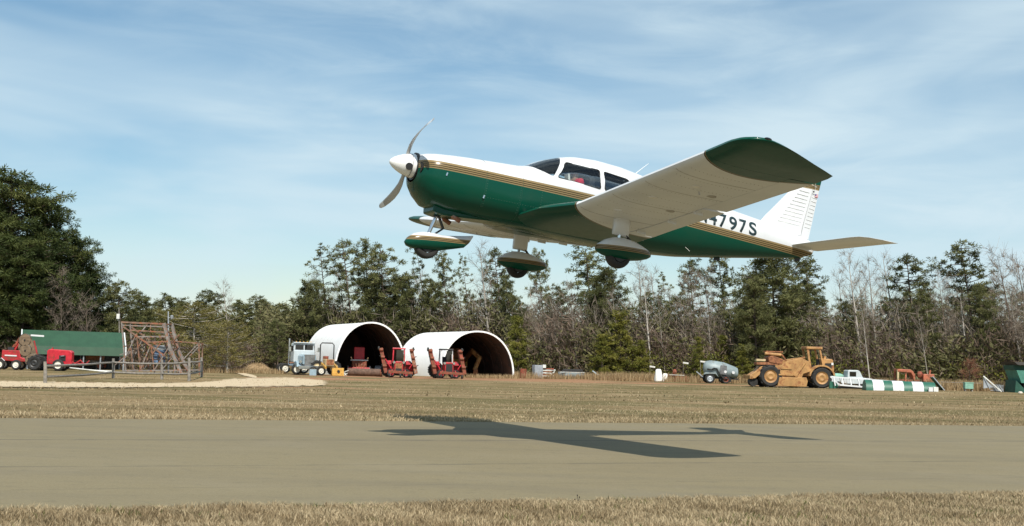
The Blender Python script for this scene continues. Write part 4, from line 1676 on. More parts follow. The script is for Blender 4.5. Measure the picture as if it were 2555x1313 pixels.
# the pilot: one skinned body, clothes as children
def skinned(name, verts, edges, mat, parent, lvl=2, root=0):
    me = bpy.data.meshes.new(name)
    me.from_pydata([v[:3] for v in verts], edges, [])
    o = bpy.data.objects.new(name, me)
    COL.objects.link(o)
    o.modifiers.new('skin', 'SKIN')
    for i, v in enumerate(verts):
        rr = v[3] if isinstance(v[3], tuple) else (v[3], v[3])
        me.skin_vertices[0].data[i].radius = rr
        me.skin_vertices[0].data[i].use_root = (i == root)
    sb = o.modifiers.new('sub', 'SUBSURF')
    sb.levels = sb.render_levels = lvl
    bpy.context.view_layer.update()
    m2 = bpy.data.meshes.new_from_object(o.evaluated_get(bpy.context.evaluated_depsgraph_get()))
    bpy.data.objects.remove(o)
    m2.name = name
    m2.materials.clear()
    m2.materials.append(MATS[mat])
    m2.shade_smooth()
    o = bpy.data.objects.new(name, m2)
    COL.objects.link(o)
    o.parent = parent
    return o


pm = plane.rotation_euler.to_matrix()
ploc = Vector(plane.location) + pm @ Vector((2.60, -.26, -.16))
pilot = thing('person', 'pilot in a red shirt wearing a headset, seated behind the front side window', 'person', ploc)
pilot.rotation_euler = plane.rotation_euler
pilot.scale = (.93, .93, .93)
# local frame: x aft, y starboard, z up, pelvis at origin
bv = [(0, 0, .06, (.15, .12)), (.04, 0, .22, (.14, .11)), (.05, 0, .38, (.155, .115)), (.045, 0, .455, (.06, .06)), (.035, 0, .505, (.05, .052)), (.02, 0, .545, (.068, .075)), (.01, 0, .60, (.076, .092)), (.02, 0, .665, (.062, .075)),
      (.05, -.19, .40, .055), (-.02, -.235, .22, .045), (-.24, -.17, .24, .035), (-.33, -.13, .27, .03),
      (.05, .19, .40, .055), (0, .235, .20, .045), (-.2, .17, .20, .035), (-.30, .13, .25, .03),
      (-.08, -.09, .04, .09), (-.42, -.11, .06, .07), (-.58, -.11, -.22, .05), (-.68, -.11, -.24, .04),
      (-.08, .09, .04, .09), (-.42, .11, .06, .07), (-.58, .11, -.22, .05), (-.68, .11, -.24, .04)]
be = [(0, 1), (1, 2), (2, 3), (3, 4), (4, 5), (5, 6), (6, 7), (2, 8), (8, 9), (9, 10), (10, 11), (2, 12), (12, 13), (13, 14), (14, 15), (0, 16), (16, 17), (17, 18), (18, 19), (0, 20), (20, 21), (21, 22), (22, 23)]
skinned('body', bv, be, 'skin', pilot)
sv = [(0, 0, .06, (.165, .135)), (.04, 0, .22, (.155, .125)), (.05, 0, .38, (.168, .128)), (.045, 0, .44, (.075, .075)), (.05, -.19, .40, .072), (-.01, -.235, .25, .062), (.05, .19, .40, .072), (0, .235, .24, .062)]
skinned('shirt', sv, [(0, 1), (1, 2), (2, 3), (2, 4), (4, 5), (2, 6), (6, 7)], 'shirt_red', pilot)
skinned('trousers', [(0, 0, .04, (.16, .12)), (-.08, -.09, .04, .10), (-.42, -.11, .06, .08), (-.58, -.11, -.18, .06), (-.08, .09, .04, .10), (-.42, .11, .06, .08), (-.58, .11, -.18, .06)], [(0, 1), (1, 2), (2, 3), (0, 4), (4, 5), (5, 6)], 'trousers', pilot)
B().ell((.035, 0, .645), (.098, .088, .075), 16, 10).obj('hair', 'hair', pilot, True)
B().tube([(.02, -.10, .60), (.02, -.085, .69), (.02, 0, .74), (.02, .085, .69), (.02, .10, .60)], .012, 8).obj('headset_band', 'black_metal', pilot, True)
for sg in (-1, 1):
    B().lathe([(.03, -.02), (.042, -.012), (.042, .012), (.03, .02)], 'y', (.015, sg * .10, .595), 14).obj('headset_cup', 'pale_scrap', pilot, True)
    B().lathe([(.008, -.004), (.011, .0), (.008, .004)], 'x', (-.083, sg * .033, .612), 10).obj('eye', 'hair', pilot, True)
    B().ell((.03, sg * .088, .585), (.018, .012, .032), 8, 6).obj('ear', 'skin', pilot, True)
B().prism([(-.075, .62), (-.108, .575), (-.075, .57)], -.013, .013).obj('nose', 'skin', pilot, False, .005)
B().box((-.078, 0, .545), (.014, .045, .010)).obj('mouth', 'rusty_red', pilot)
B().tube([(.0, -.11, .59), (-.07, -.10, .55), (-.10, -.03, .545)], .005, 6).obj('microphone_boom', 'black_metal', pilot)
chart = B().box((0, 0, 0), (.03, .11, .17), (0, -.2, 0)).obj('paper_chart', 'bag_white')
chart.location = ploc + pm @ Vector((-.16, -.16, .36))
chart.rotation_euler = plane.rotation_euler
tag(chart, 'white paper chart held up by the pilot behind the window', 'paper')


# ------------------------------------------------------------------ yard helpers
def wheel(parent, c, r, w, rim='wheel_white', axis='y', lugs=False):
    """tyre with a rim as its sub-part"""
    p = [(r * .6, -w * .45), (r * .86, -w * .5), (r * .97, -w * .36), (r, -w * .15), (r, w * .15), (r * .97, w * .36), (r * .86, w * .5), (r * .6, w * .45)]
    t = B().lathe(p, axis, c, 24, caps=False)
    if lugs:
        for k in range(20):
            a = 2 * PI * k / 20
            u, v = math.cos(a) * r * 1.0, math.sin(a) * r * 1.0
            q = (c[0] + u, c[1] + (w * .22 if k % 2 else -w * .22), c[2] + v) if axis == 'y' else (c[0] + (w * .22 if k % 2 else -w * .22), c[1] + u, c[2] + v)
            t.box(q, (.10 * r + .05, w * .5, .09 * r) if axis == 'y' else (w * .5, .10 * r + .05, .09 * r), (0, -a + PI / 2, 0) if axis == 'y' else (a - PI / 2, 0, 0))
    o = t.obj('tyre', 'black_rubber', parent, True, edge=40)
    B().lathe([(.02, -w * .30), (r * .25, -w * .42), (r * .45, -w * .30), (r * .60, -w * .44), (r * .60, w * .44), (r * .45, w * .30), (r * .25, w * .42), (.02, w * .30)], axis, c, 20).obj('rim', rim, o, True, edge=40)
    return o


def put(name, label, cat, px, D, rz=0.0, group=None, scale=1.0, dz=0.0):
    p = atD(px, D)
    p.z += dz
    return thing(name, label, cat, p, R(rz), group, scale)


# ------------------------------------------------------------------ the two arched huts
def hut(px_l, px_r, D, width, height, length, ang, label):
    a, c = atD(px_l, D), atD(px_r, D)
    ctr = (a + c) / 2
    t = thing('arched_hut', label, 'hut', ctr, R(ang), 'white arched metal huts')

    def arch(r_off, y, n=33, rough=0.0):
        pts = []
        for k in range(n):
            q = PI * k / (n - 1)
            e = 2.15
            cx, sz = math.cos(q), math.sin(q)
            pts.append((math.copysign(abs(cx) ** (2 / e), cx) * (width / 2 + r_off), y, max(0, sz) ** (2 / e) * (height + r_off) - .15 * (1 if k in (0, n - 1) else 0)))
        return pts
    nseg = max(6, int(length / .75))
    for i in range(nseg):
        y0, y1 = length * i / nseg - .02, length * (i + 1) / nseg + .02
        off = .0 if i % 2 else .010
        rings = [arch(off, y0), arch(off + .003, y0 + .06), arch(off + .003, y1 - .06), arch(off, y1)]
        b = B().loft(rings, caps=False, closed=False)
        b.obj('arch_panel', 'hut_white', t, True, edge=70)
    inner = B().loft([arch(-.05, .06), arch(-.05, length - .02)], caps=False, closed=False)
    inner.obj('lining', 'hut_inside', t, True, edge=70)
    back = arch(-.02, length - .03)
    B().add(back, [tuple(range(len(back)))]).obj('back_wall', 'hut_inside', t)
    rim = B()
    o_, i_ = arch(.05, -.06), arch(-.09, -.06)
    o2, i2 = arch(.05, .08), arch(-.09, .08)
    rim.loft([o_, i_, i2, o2, o_], caps=False, closed=False)
    rim.obj('front_rim', 'hut_white', t, True, edge=40)
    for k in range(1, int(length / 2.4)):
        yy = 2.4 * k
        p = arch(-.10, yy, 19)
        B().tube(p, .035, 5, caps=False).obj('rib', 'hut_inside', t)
    return t


hut1 = hut(838, 1012, 112, 6.6, 4.75, 13.5, 21.5, 'first white arched hut with a red machine inside, left of the pair')
hut2 = hut(1098, 1286, 112, 7.0, 4.15, 14, 21.5, 'second white arched hut with a yellow digger arm inside, right of the pair')
for hpx, D, hw in ((925, 112, 3.2),):
    pass

# ------------------------------------------------------------------ things in and before the huts
t = put('hay_machine', 'red machine with a tall red box parked inside the first hut', 'machine', 897, 115, 4)
B().box((-.05, .4, 1.95), (.95, .9, 1.15)).obj('tall_box', 'red_bright', t, False, .04)
B().box((0, .2, 1.33), (1.6, 1.0, .10)).obj('shelf', 'white_paint', t)
B().box((0, .1, .95), (1.35, 1.0, .62)).obj('engine_body', 'rusty_red', t, False, .05)
B().box((0, -.3, .50), (2.0, .7, .32)).obj('front_header', 'red_bright', t, False, .04)
B().box((0, -.70, .33), (2.05, .10, .12)).obj('bumper', 'white_paint', t)
for s in (-1, 1):
    B().tube([(s * .72, -.1, 1.45), (s * .80, -.15, 1.62)], .07, 8).obj('headlamp', 'chrome', t)
    B().prism([(s * .95, .12), (s * 1.06, .12), (s * 1.0, .85)], -.7, -.1).obj('side_guard', 'grey_metal', t)
    wheel(t, (s * .8, .45, .42), .42, .3)
for k in range(5):
    B().box((-.5 + .25 * k, -.42, .80), (.06, .5, .5), (0, .15 * (k - 2), 0)).obj('tine', 'rust', t)
t = put('round_drum', 'grey drum lying in the dark right side of the first hut', 'drum', 950, 117)
B().lathe([(.05, -.5), (.42, -.5), (.44, -.2), (.42, 0), (.44, .2), (.42, .5), (.05, .5)], 'x', (0, 0, .42), 20).obj('drum_body', 'grey_metal', t, True)
B().box((0, 0, .05), (1.2, .6, .1)).obj('skid', 'grey_wood', t)

t = put('rusty_pipe', 'long rusty brown pipe lying before the first hut', 'pipe', 912, 107.5, 3)
B().lathe([(.26, -1.5), (.32, -1.5), (.32, 1.5), (.26, 1.5)], 'x', (0, 0, .32), 20, caps=False).obj('pipe_wall', 'old_pipe', t, True)
B().lathe([(.335, 1.3), (.345, 1.36), (.335, 1.42)], 'x', (0, 0, .32), 20, caps=False).obj('collar', 'rusty_red', t)

t = put('scrap_heap', 'small white scrap pieces beside the yellow backhoe', 'scrap', 862, 106)
for k in range(6):
    B().bar((random.uniform(-.5, .5), random.uniform(-.2, .2), random.uniform(.02, .2)), (random.uniform(-.5, .5), random.uniform(-.2, .2), random.uniform(.1, .55)), .09, .06).obj('scrap_piece', 'pale_scrap', t)


def folded_mower(px, D, rz, label, cab):
    """red tractor seen from the front with two mower wings folded upright beside it"""
    t = put('mower_tractor', label, 'tractor', px, D, rz, 'red tractors with upright mower wings', .98)
    B().prism([(-.38, .55), (.38, .55), (.36, 1.25), (.22, 1.38), (-.22, 1.38), (-.36, 1.25)], -1.15, .35).obj('hood', 'red_paint', t, False, .04)
    B().box((0, -1.17, .92), (.56, .05, .62)).obj('grille', 'scraper_dark' if not cab else 'black_metal', t)
    for s in (-1, 1):
        B().lathe([(.02, -1.23), (.10, -1.23), (.12, -1.12)], 'y', (s * .40, 0, 1.28), 12).obj('headlight', 'chrome', t)
        wheel(t, (s * .62, -.75, .36), .36, .26, 'red_paint', lugs=False)
        wheel(t, (s * .82, .85, .68), .68, .42, 'red_paint', lugs=True)
        B().prism([(-.05, 1.10), (.65, 1.42), (1.25, 1.36), (1.5, .95), (1.25, 1.22), (.65, 1.28)], s * .62, s * 1.02, plane='yz').obj('mudguard', 'red_paint', t)
    B().box((0, -.1, .62), (.5, 2.2, .3)).obj('chassis', 'black_metal', t)
    # cab or rollbar
    for s in (-1, 1):
        B().bar((s * .50, .25, 1.25), (s * .46, .35, 2.42), .09).obj('cab_post', 'red_bright' if not cab else 'white_paint', t)
        B().bar((s * .52, 1.25, 1.25), (s * .48, 1.20, 2.42), .09).obj('cab_post', 'red_bright' if not cab else 'black_metal', t)
    B().box((0, .78, 2.45), (1.12, 1.1, .12)).obj('cab_roof', 'red_bright' if not cab else 'black_metal', t, False, .03)
    pane = B().box((.10 if not cab else .22, .29, 1.86), (.62 if not cab else .5, .03, .95))
    pane.obj('windscreen', 'dark_glass', t)
    B().box((0, .95, 1.25), (.5, .5, .12)).obj('seat', 'seat_dark', t)
    B().box((0, 1.18, 1.55), (.5, .10, .55)).obj('seat_back', 'seat_dark', t)
    B().tube([(.42, -.5, 1.35), (.42, -.5, 2.0)], .04, 8).obj('exhaust', 'rust', t)
    # folded wings
    for s in (-1, 1):
        arm = B()
        x0, x1 = s * 1.28, s * (1.02 if s > 0 else 1.36)
        if s > 0:
            x0, x1 = 1.50, 1.02
        else:
            x0, x1 = -1.05, -1.55
        arm.bar((x0, -.1, .35), (x1, .0, 2.45), .30, .60)
        w = arm.obj('mower_wing', 'rust' if s > 0 and not cab else 'rusty_red', t, False, .02)
        for q in (.25, .62, .93):
            cx, cz = x0 + (x1 - x0) * q, .45 + 2.0 * q
            B().lathe([(.02, -.16), (.12, -.16), (.13, 0), (.12, .16), (.02, .16)], 'x', (cx, -.36, cz), 10).obj('gearbox', 'rusty_red', w, True)
            B().bar((cx, -.30, cz), (cx + s * .28, -.30, cz + .12), .07).obj('caster_arm', 'black_metal', w)
        B().lathe([(.04, -.07), (.16, -.07), (.17, 0), (.16, .07), (.04, .07)], 'x', (x1 + s * .18, -.28, 2.42), 12).obj('caster_wheel', 'black_rubber', w, True)
        B().tube([(x0 * .6, -.2, .75), (x0 * .8 + x1 * .2, -.2, 1.55)], .05, 8).obj('lift_ram', 'red_bright', t)
    # low front deck bar
    B().bar((-.85, -1.35, .50), (1.20, -1.45, .40), .26, .22).obj('front_deck', 'rusty_red', t, False, .02)
    for xx in (-.75, .15, 1.05):
        B().lathe([(.03, -.07), (.17, -.07), (.18, 0), (.17, .07), (.03, .07)], 'x', (xx, -1.55, .18), 14).obj('deck_wheel', 'black_rubber', t, True)
    for xx in (-.55, .55):
        B().bar((xx, -.9, .62), (xx, -1.35, .48), .10).obj('hitch_arm', 'red_paint', t)
    return t


folded_mower(995, 104, 6, 'red tractor with two rusty upright mower wings, before first hut', False)
folded_mower(1116, 104.5, 12, 'red tractor with dark windscreen and upright mower wings, before second hut', True)

t = put('digger', 'yellow digger with a bent arm standing inside the second hut', 'digger', 1150, 119, 0)
B().box((-.2, 1.2, .45), (1.7, 2.4, .6)).obj('undercarriage', 'black_metal', t, False, .05)
B().box((-.2, 1.3, 1.25), (1.6, 2.0, .9)).obj('engine_housing', 'machine_yellow', t, False, .06)
B().box((-.6, .8, 2.1), (.9, 1.0, 1.1)).obj('cab', 'scraper_dark', t, False, .05)
b = B().bar((.30, .2, 1.5), (1.15, -2.2, 2.45), .26, .42)
b.obj('boom', 'scraper_dark', t, False, .04)
B().bar((1.08, -2.1, 2.45), (1.90, -3.0, 1.72), .24, .36).obj('dipper_arm', 'scraper_yellow', t, False, .04)
B().bar((1.86, -2.98, 1.80), (1.42, -3.35, .62), .26, .32).obj('lower_arm', 'scraper_yellow', t, False, .04)
B().prism([(1.25, .1), (1.75, .15), (1.70, .75), (1.35, .70)], -3.6, -3.0).obj('bucket', 'scraper_dark', t, False, .03)
B().tube([(.95, -1.8, 2.65), (1.65, -2.8, 2.1)], .06, 8).obj('ram', 'chrome', t)

# ------------------------------------------------------------------ truck and backhoe
t = put('truck', 'pale blue and white semi truck with exhaust stacks, facing the viewer', 'truck', 759, 109, 24, scale=.93)
B().prism([(-.62, .95), (.62, .95), (.60, 1.72), (.45, 1.90), (-.45, 1.90), (-.60, 1.72)], -2.0, .1).obj('hood', 'truck_blue', t, True, .05)
B().box((0, -2.03, 1.28), (.98, .06, 1.10)).obj('grille', 'grille', t)
for k in range(7):
    B().box((-.39 + .13 * k, -2.08, 1.28), (.018, .03, 1.0)).obj('grille_bar', 'chrome', t)
B().box((0, -2.02, 1.86), (1.06, .10, .08)).obj('grille_surround', 'chrome', t, False, .02)
B().box((0, .75, 1.72), (2.0, 1.35, 1.15)).obj('cab', 'truck_white', t, False, .08)
B().prism([(-1.0, 2.28), (1.0, 2.28), (.93, 2.92), (-.93, 2.92)], .22, 1.4).obj('cab_upper', 'truck_white', t, False, .06)
for s in (-1, 1):
    B().box((s * .45, .19, 2.56), (.78, .04, .46)).obj('windscreen', 'dark_glass', t)
    B().box((s * 1.0, .80, 2.42), (.04, .75, .5)).obj('side_window', 'dark_glass', t)
B().box((0, .30, 2.98), (2.05, .5, .10)).obj('sun_visor', 'truck_white', t, False, .02)
for k in range(5):
    B().ell((-.7 + .35 * k, .45, 3.07), (.07, .05, .05), 8, 6).obj('roof_light', 'machine_yellow', t)
for s in (-1, 1):
    B().tube([(s * 1.22, 1.1, .9), (s * 1.22, 1.1, 3.35 if s < 0 else 2.95)], .075, 10).obj('exhaust_stack', 'chrome', t, True)
    B().prism([(-1.75, .72), (-1.55, 1.15), (-1.05, 1.30), (-.55, 1.12), (-.35, .72)], s * .68, s * 1.12, plane='yz').obj('mudguard', 'truck_blue', t, True, .04)
    B().lathe([(.03, -1.86), (.13, -1.86), (.15, -1.72)], 'y', (s * .82, 0, 1.22), 14).obj('headlight', 'chrome', t)
    wheel(t, (s * .95, -1.05, .50), .50, .28, 'wheel_white')
    B().lathe([(.30, -.8), (.31, 0), (.30, .5)], 'y', (s * .85, .7, .75), 16).obj('fuel_tank', 'chrome', t, True)
    B().bar((s * 1.1, .2, 2.1), (s * 1.38, .1, 2.3), .04).obj('mirror_arm', 'chrome', t)
    B().box((s * 1.38, .08, 2.35), (.20, .05, .42)).obj('mirror', 'chrome', t)
    for yy in (3.6, 4.9):
        wheel(t, (s * .92, yy, .50), .50, .42, 'wheel_white')
    B().box((s * .42, 2.6, .85), (.12, 5.2, .28)).obj('frame_rail', 'black_metal', t)
B().box((0, -2.25, .70), (2.2, .16, .32)).obj('bumper', 'chrome', t, False, .03)
B().box((0, 4.2, 1.06), (.95, 1.0, .10)).obj('coupling_plate', 'rust', t)
t = put('blue_crate', 'small blue plastic crate beside the truck bumper', 'crate', 783, 105.5, scale=.62)
for k in range(4):
    a = k * PI / 2
    B().box((.42 * math.cos(a), .42 * math.sin(a), .42), (.05 if k % 2 == 0 else .84, .84 if k % 2 == 0 else .05, .84)).obj('side', 'truck_blue', t)
B().box((0, 0, .04), (.8, .8, .04)).obj('bottom', 'truck_blue', t)

t = put('backhoe', 'tan and yellow backhoe loader with tall black roll frame', 'backhoe', 818, 107, 20, scale=.95)
B().box((0, -.4, 1.15), (.80, 1.2, .62)).obj('hood', 'machine_tan', t, False, .05)
B().box((0, -1.02, 1.2), (.66, .04, .5)).obj('grille', 'scraper_dark', t)
B().box((0, .7, .85), (1.0, 1.4, .3)).obj('platform', 'machine_tan', t)
B().box((0, .75, 1.15), (.5, .5, .12)).obj('seat', 'seat_dark', t)
B().box((0, 1.0, 1.48), (.5, .10, .5)).obj('seat_back', 'rusty_red', t)
B().tube([(-.62, .5, .9), (-.62, .5, 2.75), (-.48, .5, 2.92), (.48, .5, 2.92), (.62, .5, 2.75), (.62, .5, .9)], .055, 10).obj('roll_frame', 'black_metal', t, True)
for s in (-1, 1):
    wheel(t, (s * .72, -.75, .42), .42, .30, 'wheel_white')
    wheel(t, (s * .78, .95, .66), .66, .42, 'machine_tan', lugs=True)
    B().bar((s * .55, .1, 1.05), (s * .5, -1.7, .70), .12, .2).obj('loader_arm', 'machine_yellow', t)
B().prism([(-1.72, .05), (-2.15, .02), (-2.05, .70), (-1.75, .72)], .0, 1.05, plane='yz').obj('loader_bucket', 'machine_yellow', t, False, .02)
B().lathe([(.02, -2.20), (.12, -2.20), (.12, -2.02)], 'y', (.55, 0, .42), 14).obj('bucket_pin', 'black_metal', t)

# ------------------------------------------------------------------ left yard: mowers, shed, truss, fence
t = put('folded_mower', 'red mower with three round brown cutting decks folded upright', 'mower', 58, 104, 0)
B().prism([(-1.65, .75), (.35, .68), (.35, .95), (-.05, 1.05), (-.15, 1.62), (-1.62, 1.62)], -.5, .5).obj('body', 'red_paint', t, False, .05)
B().bar((-1.35, -.53, 1.18), (-.35, -.53, 1.16), .04, .10).obj('white_stripe', 'white_paint', t)
B().box((-.95, -.1, 1.75), (.5, .5, .25)).obj('seat', 'seat_dark', t)
for x, z in ((-.95, 1.95), (-.7, 2.25), (-.55, 2.55)):
    B().bar((x, -.2, z - .35), (x + .30, -.25, z + .15), .16).obj('lift_link', 'rusty_red', t)
B().bar((-.7, -.15, 1.6), (-.1, -.2, 2.85), .16).obj('lift_arm', 'red_paint', t)
deck = B().prism([(-.35, 1.9), (-.22, 2.75), (.15, 3.05), (.62, 2.9), (.85, 2.35), (1.15, 1.5), (1.55, .75), (1.45, .35), (.75, .32), (.2, .8)], -.42, -.30).obj('deck_plate', 'deck_brown', t, False, .03)
for x, z in ((.22, 2.48), (.30, 1.62), (.82, .82)):
    d = B().lathe([(.02, -.50), (.46, -.50), (.50, -.46), (.50, -.40)], 'y', (x, 0, z), 24).obj('cutting_deck', 'deck_brown', t, True, edge=30)
    B().lathe([(.01, -.56), (.07, -.56), (.08, -.49)], 'y', (x, 0, z), 10).obj('spindle', 'black_metal', d)
    B().tube([(x + .52 * math.cos(a), -.44, z + .52 * math.sin(a)) for a in np.linspace(.2, PI + .6, 12)], .035, 6).obj('deck_rim', 'black_metal', d)
B().bar((.95, -.36, 2.45), (1.42, -.36, .9), .10).obj('deck_edge', 'red_paint', t)
B().bar((.65, -.35, 2.90), (1.75, -.35, 2.86), .05, .14).obj('white_handle', 'white_paint', t)
wheel(t, (-.35, -.55, .42), .42, .30, 'wheel_white')
wheel(t, (-1.75, -.45, .42), .42, .3, 'wheel_white')
wheel(t, (-.35, .55, .42), .42, .30, 'wheel_white')
wheel(t, (-1.75, .45, .42), .42, .3, 'wheel_white')
B().tube([(-2.0, -.5, .75), (-1.6, -.55, .95), (-1.35, -.5, .72)], .05, 8).obj('fender_tube', 'steel', t)

t = put('farm_tractor', 'small red farm tractor with white front wheel, before the green shed', 'tractor', 148, 103, 0)
B().prism([(-.95, .55), (1.10, .50), (1.12, 1.55), (.95, 1.70), (-.75, 1.78), (-.95, 1.65)], -.30, .30).obj('hood', 'red_bright', t, False, .06)
B().box((-.55, -.31, 1.05), (.5, .03, .7)).obj('side_panel', 'red_paint', t)
B().box((.35, -.31, 1.05), (.55, .03, .45)).obj('engine_bay', 'black_metal', t)
B().box((-.6, 0, 1.83), (.10, .10, .16)).obj('filler_cap', 'red_paint', t)
B().tube([(.25, -.38, 1.2), (.55, -.40, 1.25)], .06, 8).obj('headlight', 'chrome', t)
B().bar((-1.9, 0, .8), (-.9, 0, .8), .4, .3).obj('transmission', 'black_metal', t)
B().box((-1.7, 0, 1.25), (.45, .5, .10)).obj('seat', 'seat_dark', t)
B().tube([(-1.0, 0, 1.5), (-1.3, 0, 1.75)], .03, 6).obj('steering_column', 'black_metal', t)
for s in (-1, 1):
    wheel(t, (.15, s * .62, .48), .48, .24, 'wheel_white')
    wheel(t, (-1.75, s * .72, .60), .60, .38, 'black_metal', lugs=True)
b = B().bar((1.1, -.2, .68), (2.6, -.3, .62), .16, .10)
b.obj('front_bar', 'red_bright', t)
for x0, z0, x1, z1 in ((1.5, .7, 1.9, .95), (2.3, .6, 2.6, .92), (1.2, .8, 1.5, .6), (1.9, .9, 2.2, .6)):
    B().bar((x0, -.35, z0), (x1, -.35, z1), .08).obj('tine_bracket', 'red_paint', t)
t = put('pipe_bundle', 'pale long pipes lying on the grass behind the rail fence', 'pipes', 225, 100, 0)
for k in range(4):
    B().tube([(-1.6 + .2 * k, .12 * k, .30 - .05 * k), (1.5 + .1 * k, .12 * k - .3, .06 + .02 * k)], .05, 8).obj('pipe', 'pale_scrap', t)

t = put('open_shed', 'open shed with a long green metal roof and white end trim', 'shed', 184, 113, 22)
roof_poly = [(-1.7, 1.30), (-1.55, 2.05), (1.0, 3.45), (3.3, 1.9), (3.3, 1.8), (1.0, 3.35), (-1.45, 2.0), (-1.6, 1.28)]
nsh = 11
for i in range(nsh):
    x0 = -4.45 + 8.75 * i / nsh
    x1 = -4.45 + 8.75 * (i + 1) / nsh - .003
    B().prism([(p[0], p[1] + (.0015 if i % 2 else 0)) for p in roof_poly], x0, x1, plane='yz').obj('roof_sheet', 'green_roof', t)
for x in (-4.5, 4.34):
    B().prism([(p[0] - .02, p[1] + .03) for p in roof_poly], x - .05, x + .05, plane='yz').obj('end_trim', 'white_paint', t)
for x in (-3.9, -1.2, .75, 2.2, 4.2):
    for y in (-1.5, 3.1):
        B().tube([(x, y, -.2), (x, y, 1.95)], .06, 8).obj('post', 'grey_metal', t)
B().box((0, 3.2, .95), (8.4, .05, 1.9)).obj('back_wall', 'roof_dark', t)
t = put('hay_wagon', 'dark old wagon stored under the green shed roof', 'wagon', 225, 114)
B().box((0, 0, .75), (3.2, 1.4, .12)).obj('bed', 'grey_wood', t)
B().box((.4, .1, 1.1), (1.4, 1.0, .6)).obj('load', 'scraper_dark', t, False, .05)
for x in (-1.1, 1.1):
    for y in (-.7, .7):
        wheel(t, (x, y, .36), .36, .2, 'rusty_red')

# rusty lattice truss dumped on its side
t = put('steel_truss', 'rusty steel lattice truss lying behind the rail fence', 'truss', 385, 97, -6)
TA = [(-2.55, -.2), (1.05, -.2)]
top_z, w_ = 3.95, .9
nodes_l = [(-2.45, z) for z in (.1, 1.3, 2.5, 3.85)]


def strut(p, q, w=.07, mat='truss_steel', nm='strut'):
    B().bar(p, q, w, w).obj(nm, mat, t)


for y in (-.8, .8):
    strut((-2.45, y, 3.95), (.95, y, 3.9), .12, nm='top_chord')
    strut((-2.45, y, 3.72), (.95, y, 3.68), .08, 'truss_grey')
    strut((-2.45, y, 3.95), (-1.9, y, 0), .10, 'truss_grey', 'leg')
    strut((.95, y, 3.95), (1.55, y, 2.0), .20, 'truss_grey', 'leg')
    strut((1.55, y, 2.0), (2.55, y, .1), .20, 'truss_grey', 'leg')
    strut((-1.7, y, 3.35), (1.1, y, 3.25), .10)
    strut((-1.2, y, 2.85), (1.2, y, 2.95), .09, 'truss_grey')
    strut((-.5, y, 2.45), (1.4, y, 2.55), .09)
    strut((-2.3, y, 3.6), (1.2, y, 1.4), .10)
    strut((-2.2, y, .2), (2.3, y, .35), .12, 'truss_grey', 'bottom_chord')
    strut((-2.0, y, 1.2), (-1.2, y, 3.1), .08, 'truss_grey')
    strut((-1.2, y, 3.1), (-.75, y, .3), .08)
    strut((-.75, y, .3), (.0, y, 2.3), .08, 'truss_grey')
    strut((0, y, 2.3), (.35, y, .3), .08)
    strut((.35, y, .3), (1.5, y, 2.2), .08, 'truss_grey')
    strut((-1.6, y, 2.0), (-1.3, y, .2), .07)
    strut((.9, y, 2.6), (.1, y, 1.5), .08)
    strut((1.0, y, .4), (1.9, y, 1.5), .07, 'truss_grey')
for x, z in ((-2.45, 3.95), (-.8, 3.93), (.95, 3.9), (1.55, 2.0), (2.5, .15), (-1.95, .2), (0, .25), (-2.2, 2.1)):
    strut((x, -.8, z), (x, .8, z), .09)
for x, z, x2, z2 in ((-2.45, 3.95, -.8, 3.93), (-.8, 3.93, .95, 3.9), (.95, 3.9, 1.55, 2.0), (1.55, 2.0, 2.5, .2)):
    strut((x, -.8, z), (x2, .8, z2), .06, 'truss_steel', 'brace')
for _ in range(26):
    xa, za = random.uniform(-2.2, 1.6), random.uniform(.1, 3.2)
    xb, zb = xa + random.uniform(-1.1, 1.1), max(.05, za + random.uniform(-1.4, 1.2))
    ya = random.uniform(-.7, .7)
    strut((xa, ya, za), (min(xb, 2.2), random.uniform(-.7, .7), min(zb, 3.8)), random.uniform(.04, .08), random.choice(['truss_steel', 'truss_grey', 'truss_steel']))
t = put('lattice_rack', 'smaller rusty steel rack standing right of the big truss', 'rack', 462, 98, 0)
for y in (-.5, .5):
    strut((-1.1, y, 2.6), (1.25, y, 2.45), .08)
    strut((1.15, y, 2.5), (1.3, y, .0), .10)
    strut((-.9, y, 2.6), (-.6, y, 0), .10, 'truss_grey')
    strut((.0, y, 1.2), (1.1, y, 2.45), .07, 'truss_grey')
    strut((-.6, y, .3), (1.25, y, .4), .08, 'truss_grey')
for x, z in ((-1.0, 2.6), (1.2, 2.45), (1.3, .1), (-.6, .1)):
    strut((x, -.5, z), (x, .5, z), .07)
t = put('blue_pump', 'faded blue pump engine inside the rusty truss', 'engine', 398, 97.5)
B().box((0, 0, 1.35), (.75, .7, 1.1)).obj('housing', 'dull_blue', t, False, .05)
B().box((0, 0, 2.05), (.9, .8, .35)).obj('hopper', 'grey_metal', t, False, .05)
for x in (-.35, .35):
    B().bar((x, 0, 0), (x, 0, .85), .10).obj('leg', 'black_metal', t)
t = put('lamp_pole', 'thin grey lamp pole rising above the rusty truss', 'lamp post', 414, 99)
B().tube([(.25, 0, 0), (0, 0, 4.95)], [.07, .05], 8).obj('pole', 'grey_metal', t, True)
B().tube([(-.0, 0, 4.4), (.28, 0, 4.55)], .03, 6).obj('arm', 'grey_metal', t)
B().lathe([(.02, -.12), (.10, -.12), (.14, .10), (.05, .16)], 'z', (.30, 0, 4.5), 12).obj('lamp_head', 'grey_metal', t, True)
t = put('utility_pole', 'pale pole among the trees right of dark pines', 'pole', 290, 122)
B().tube([(.4, 0, 0), (0, 0, 5.9)], [.07, .05], 8).obj('shaft', 'grey_wood', t, True)
B().box((0, -.1, 5.1), (.3, .2, .5)).obj('equipment_box', 'pale_scrap', t, False, .03)

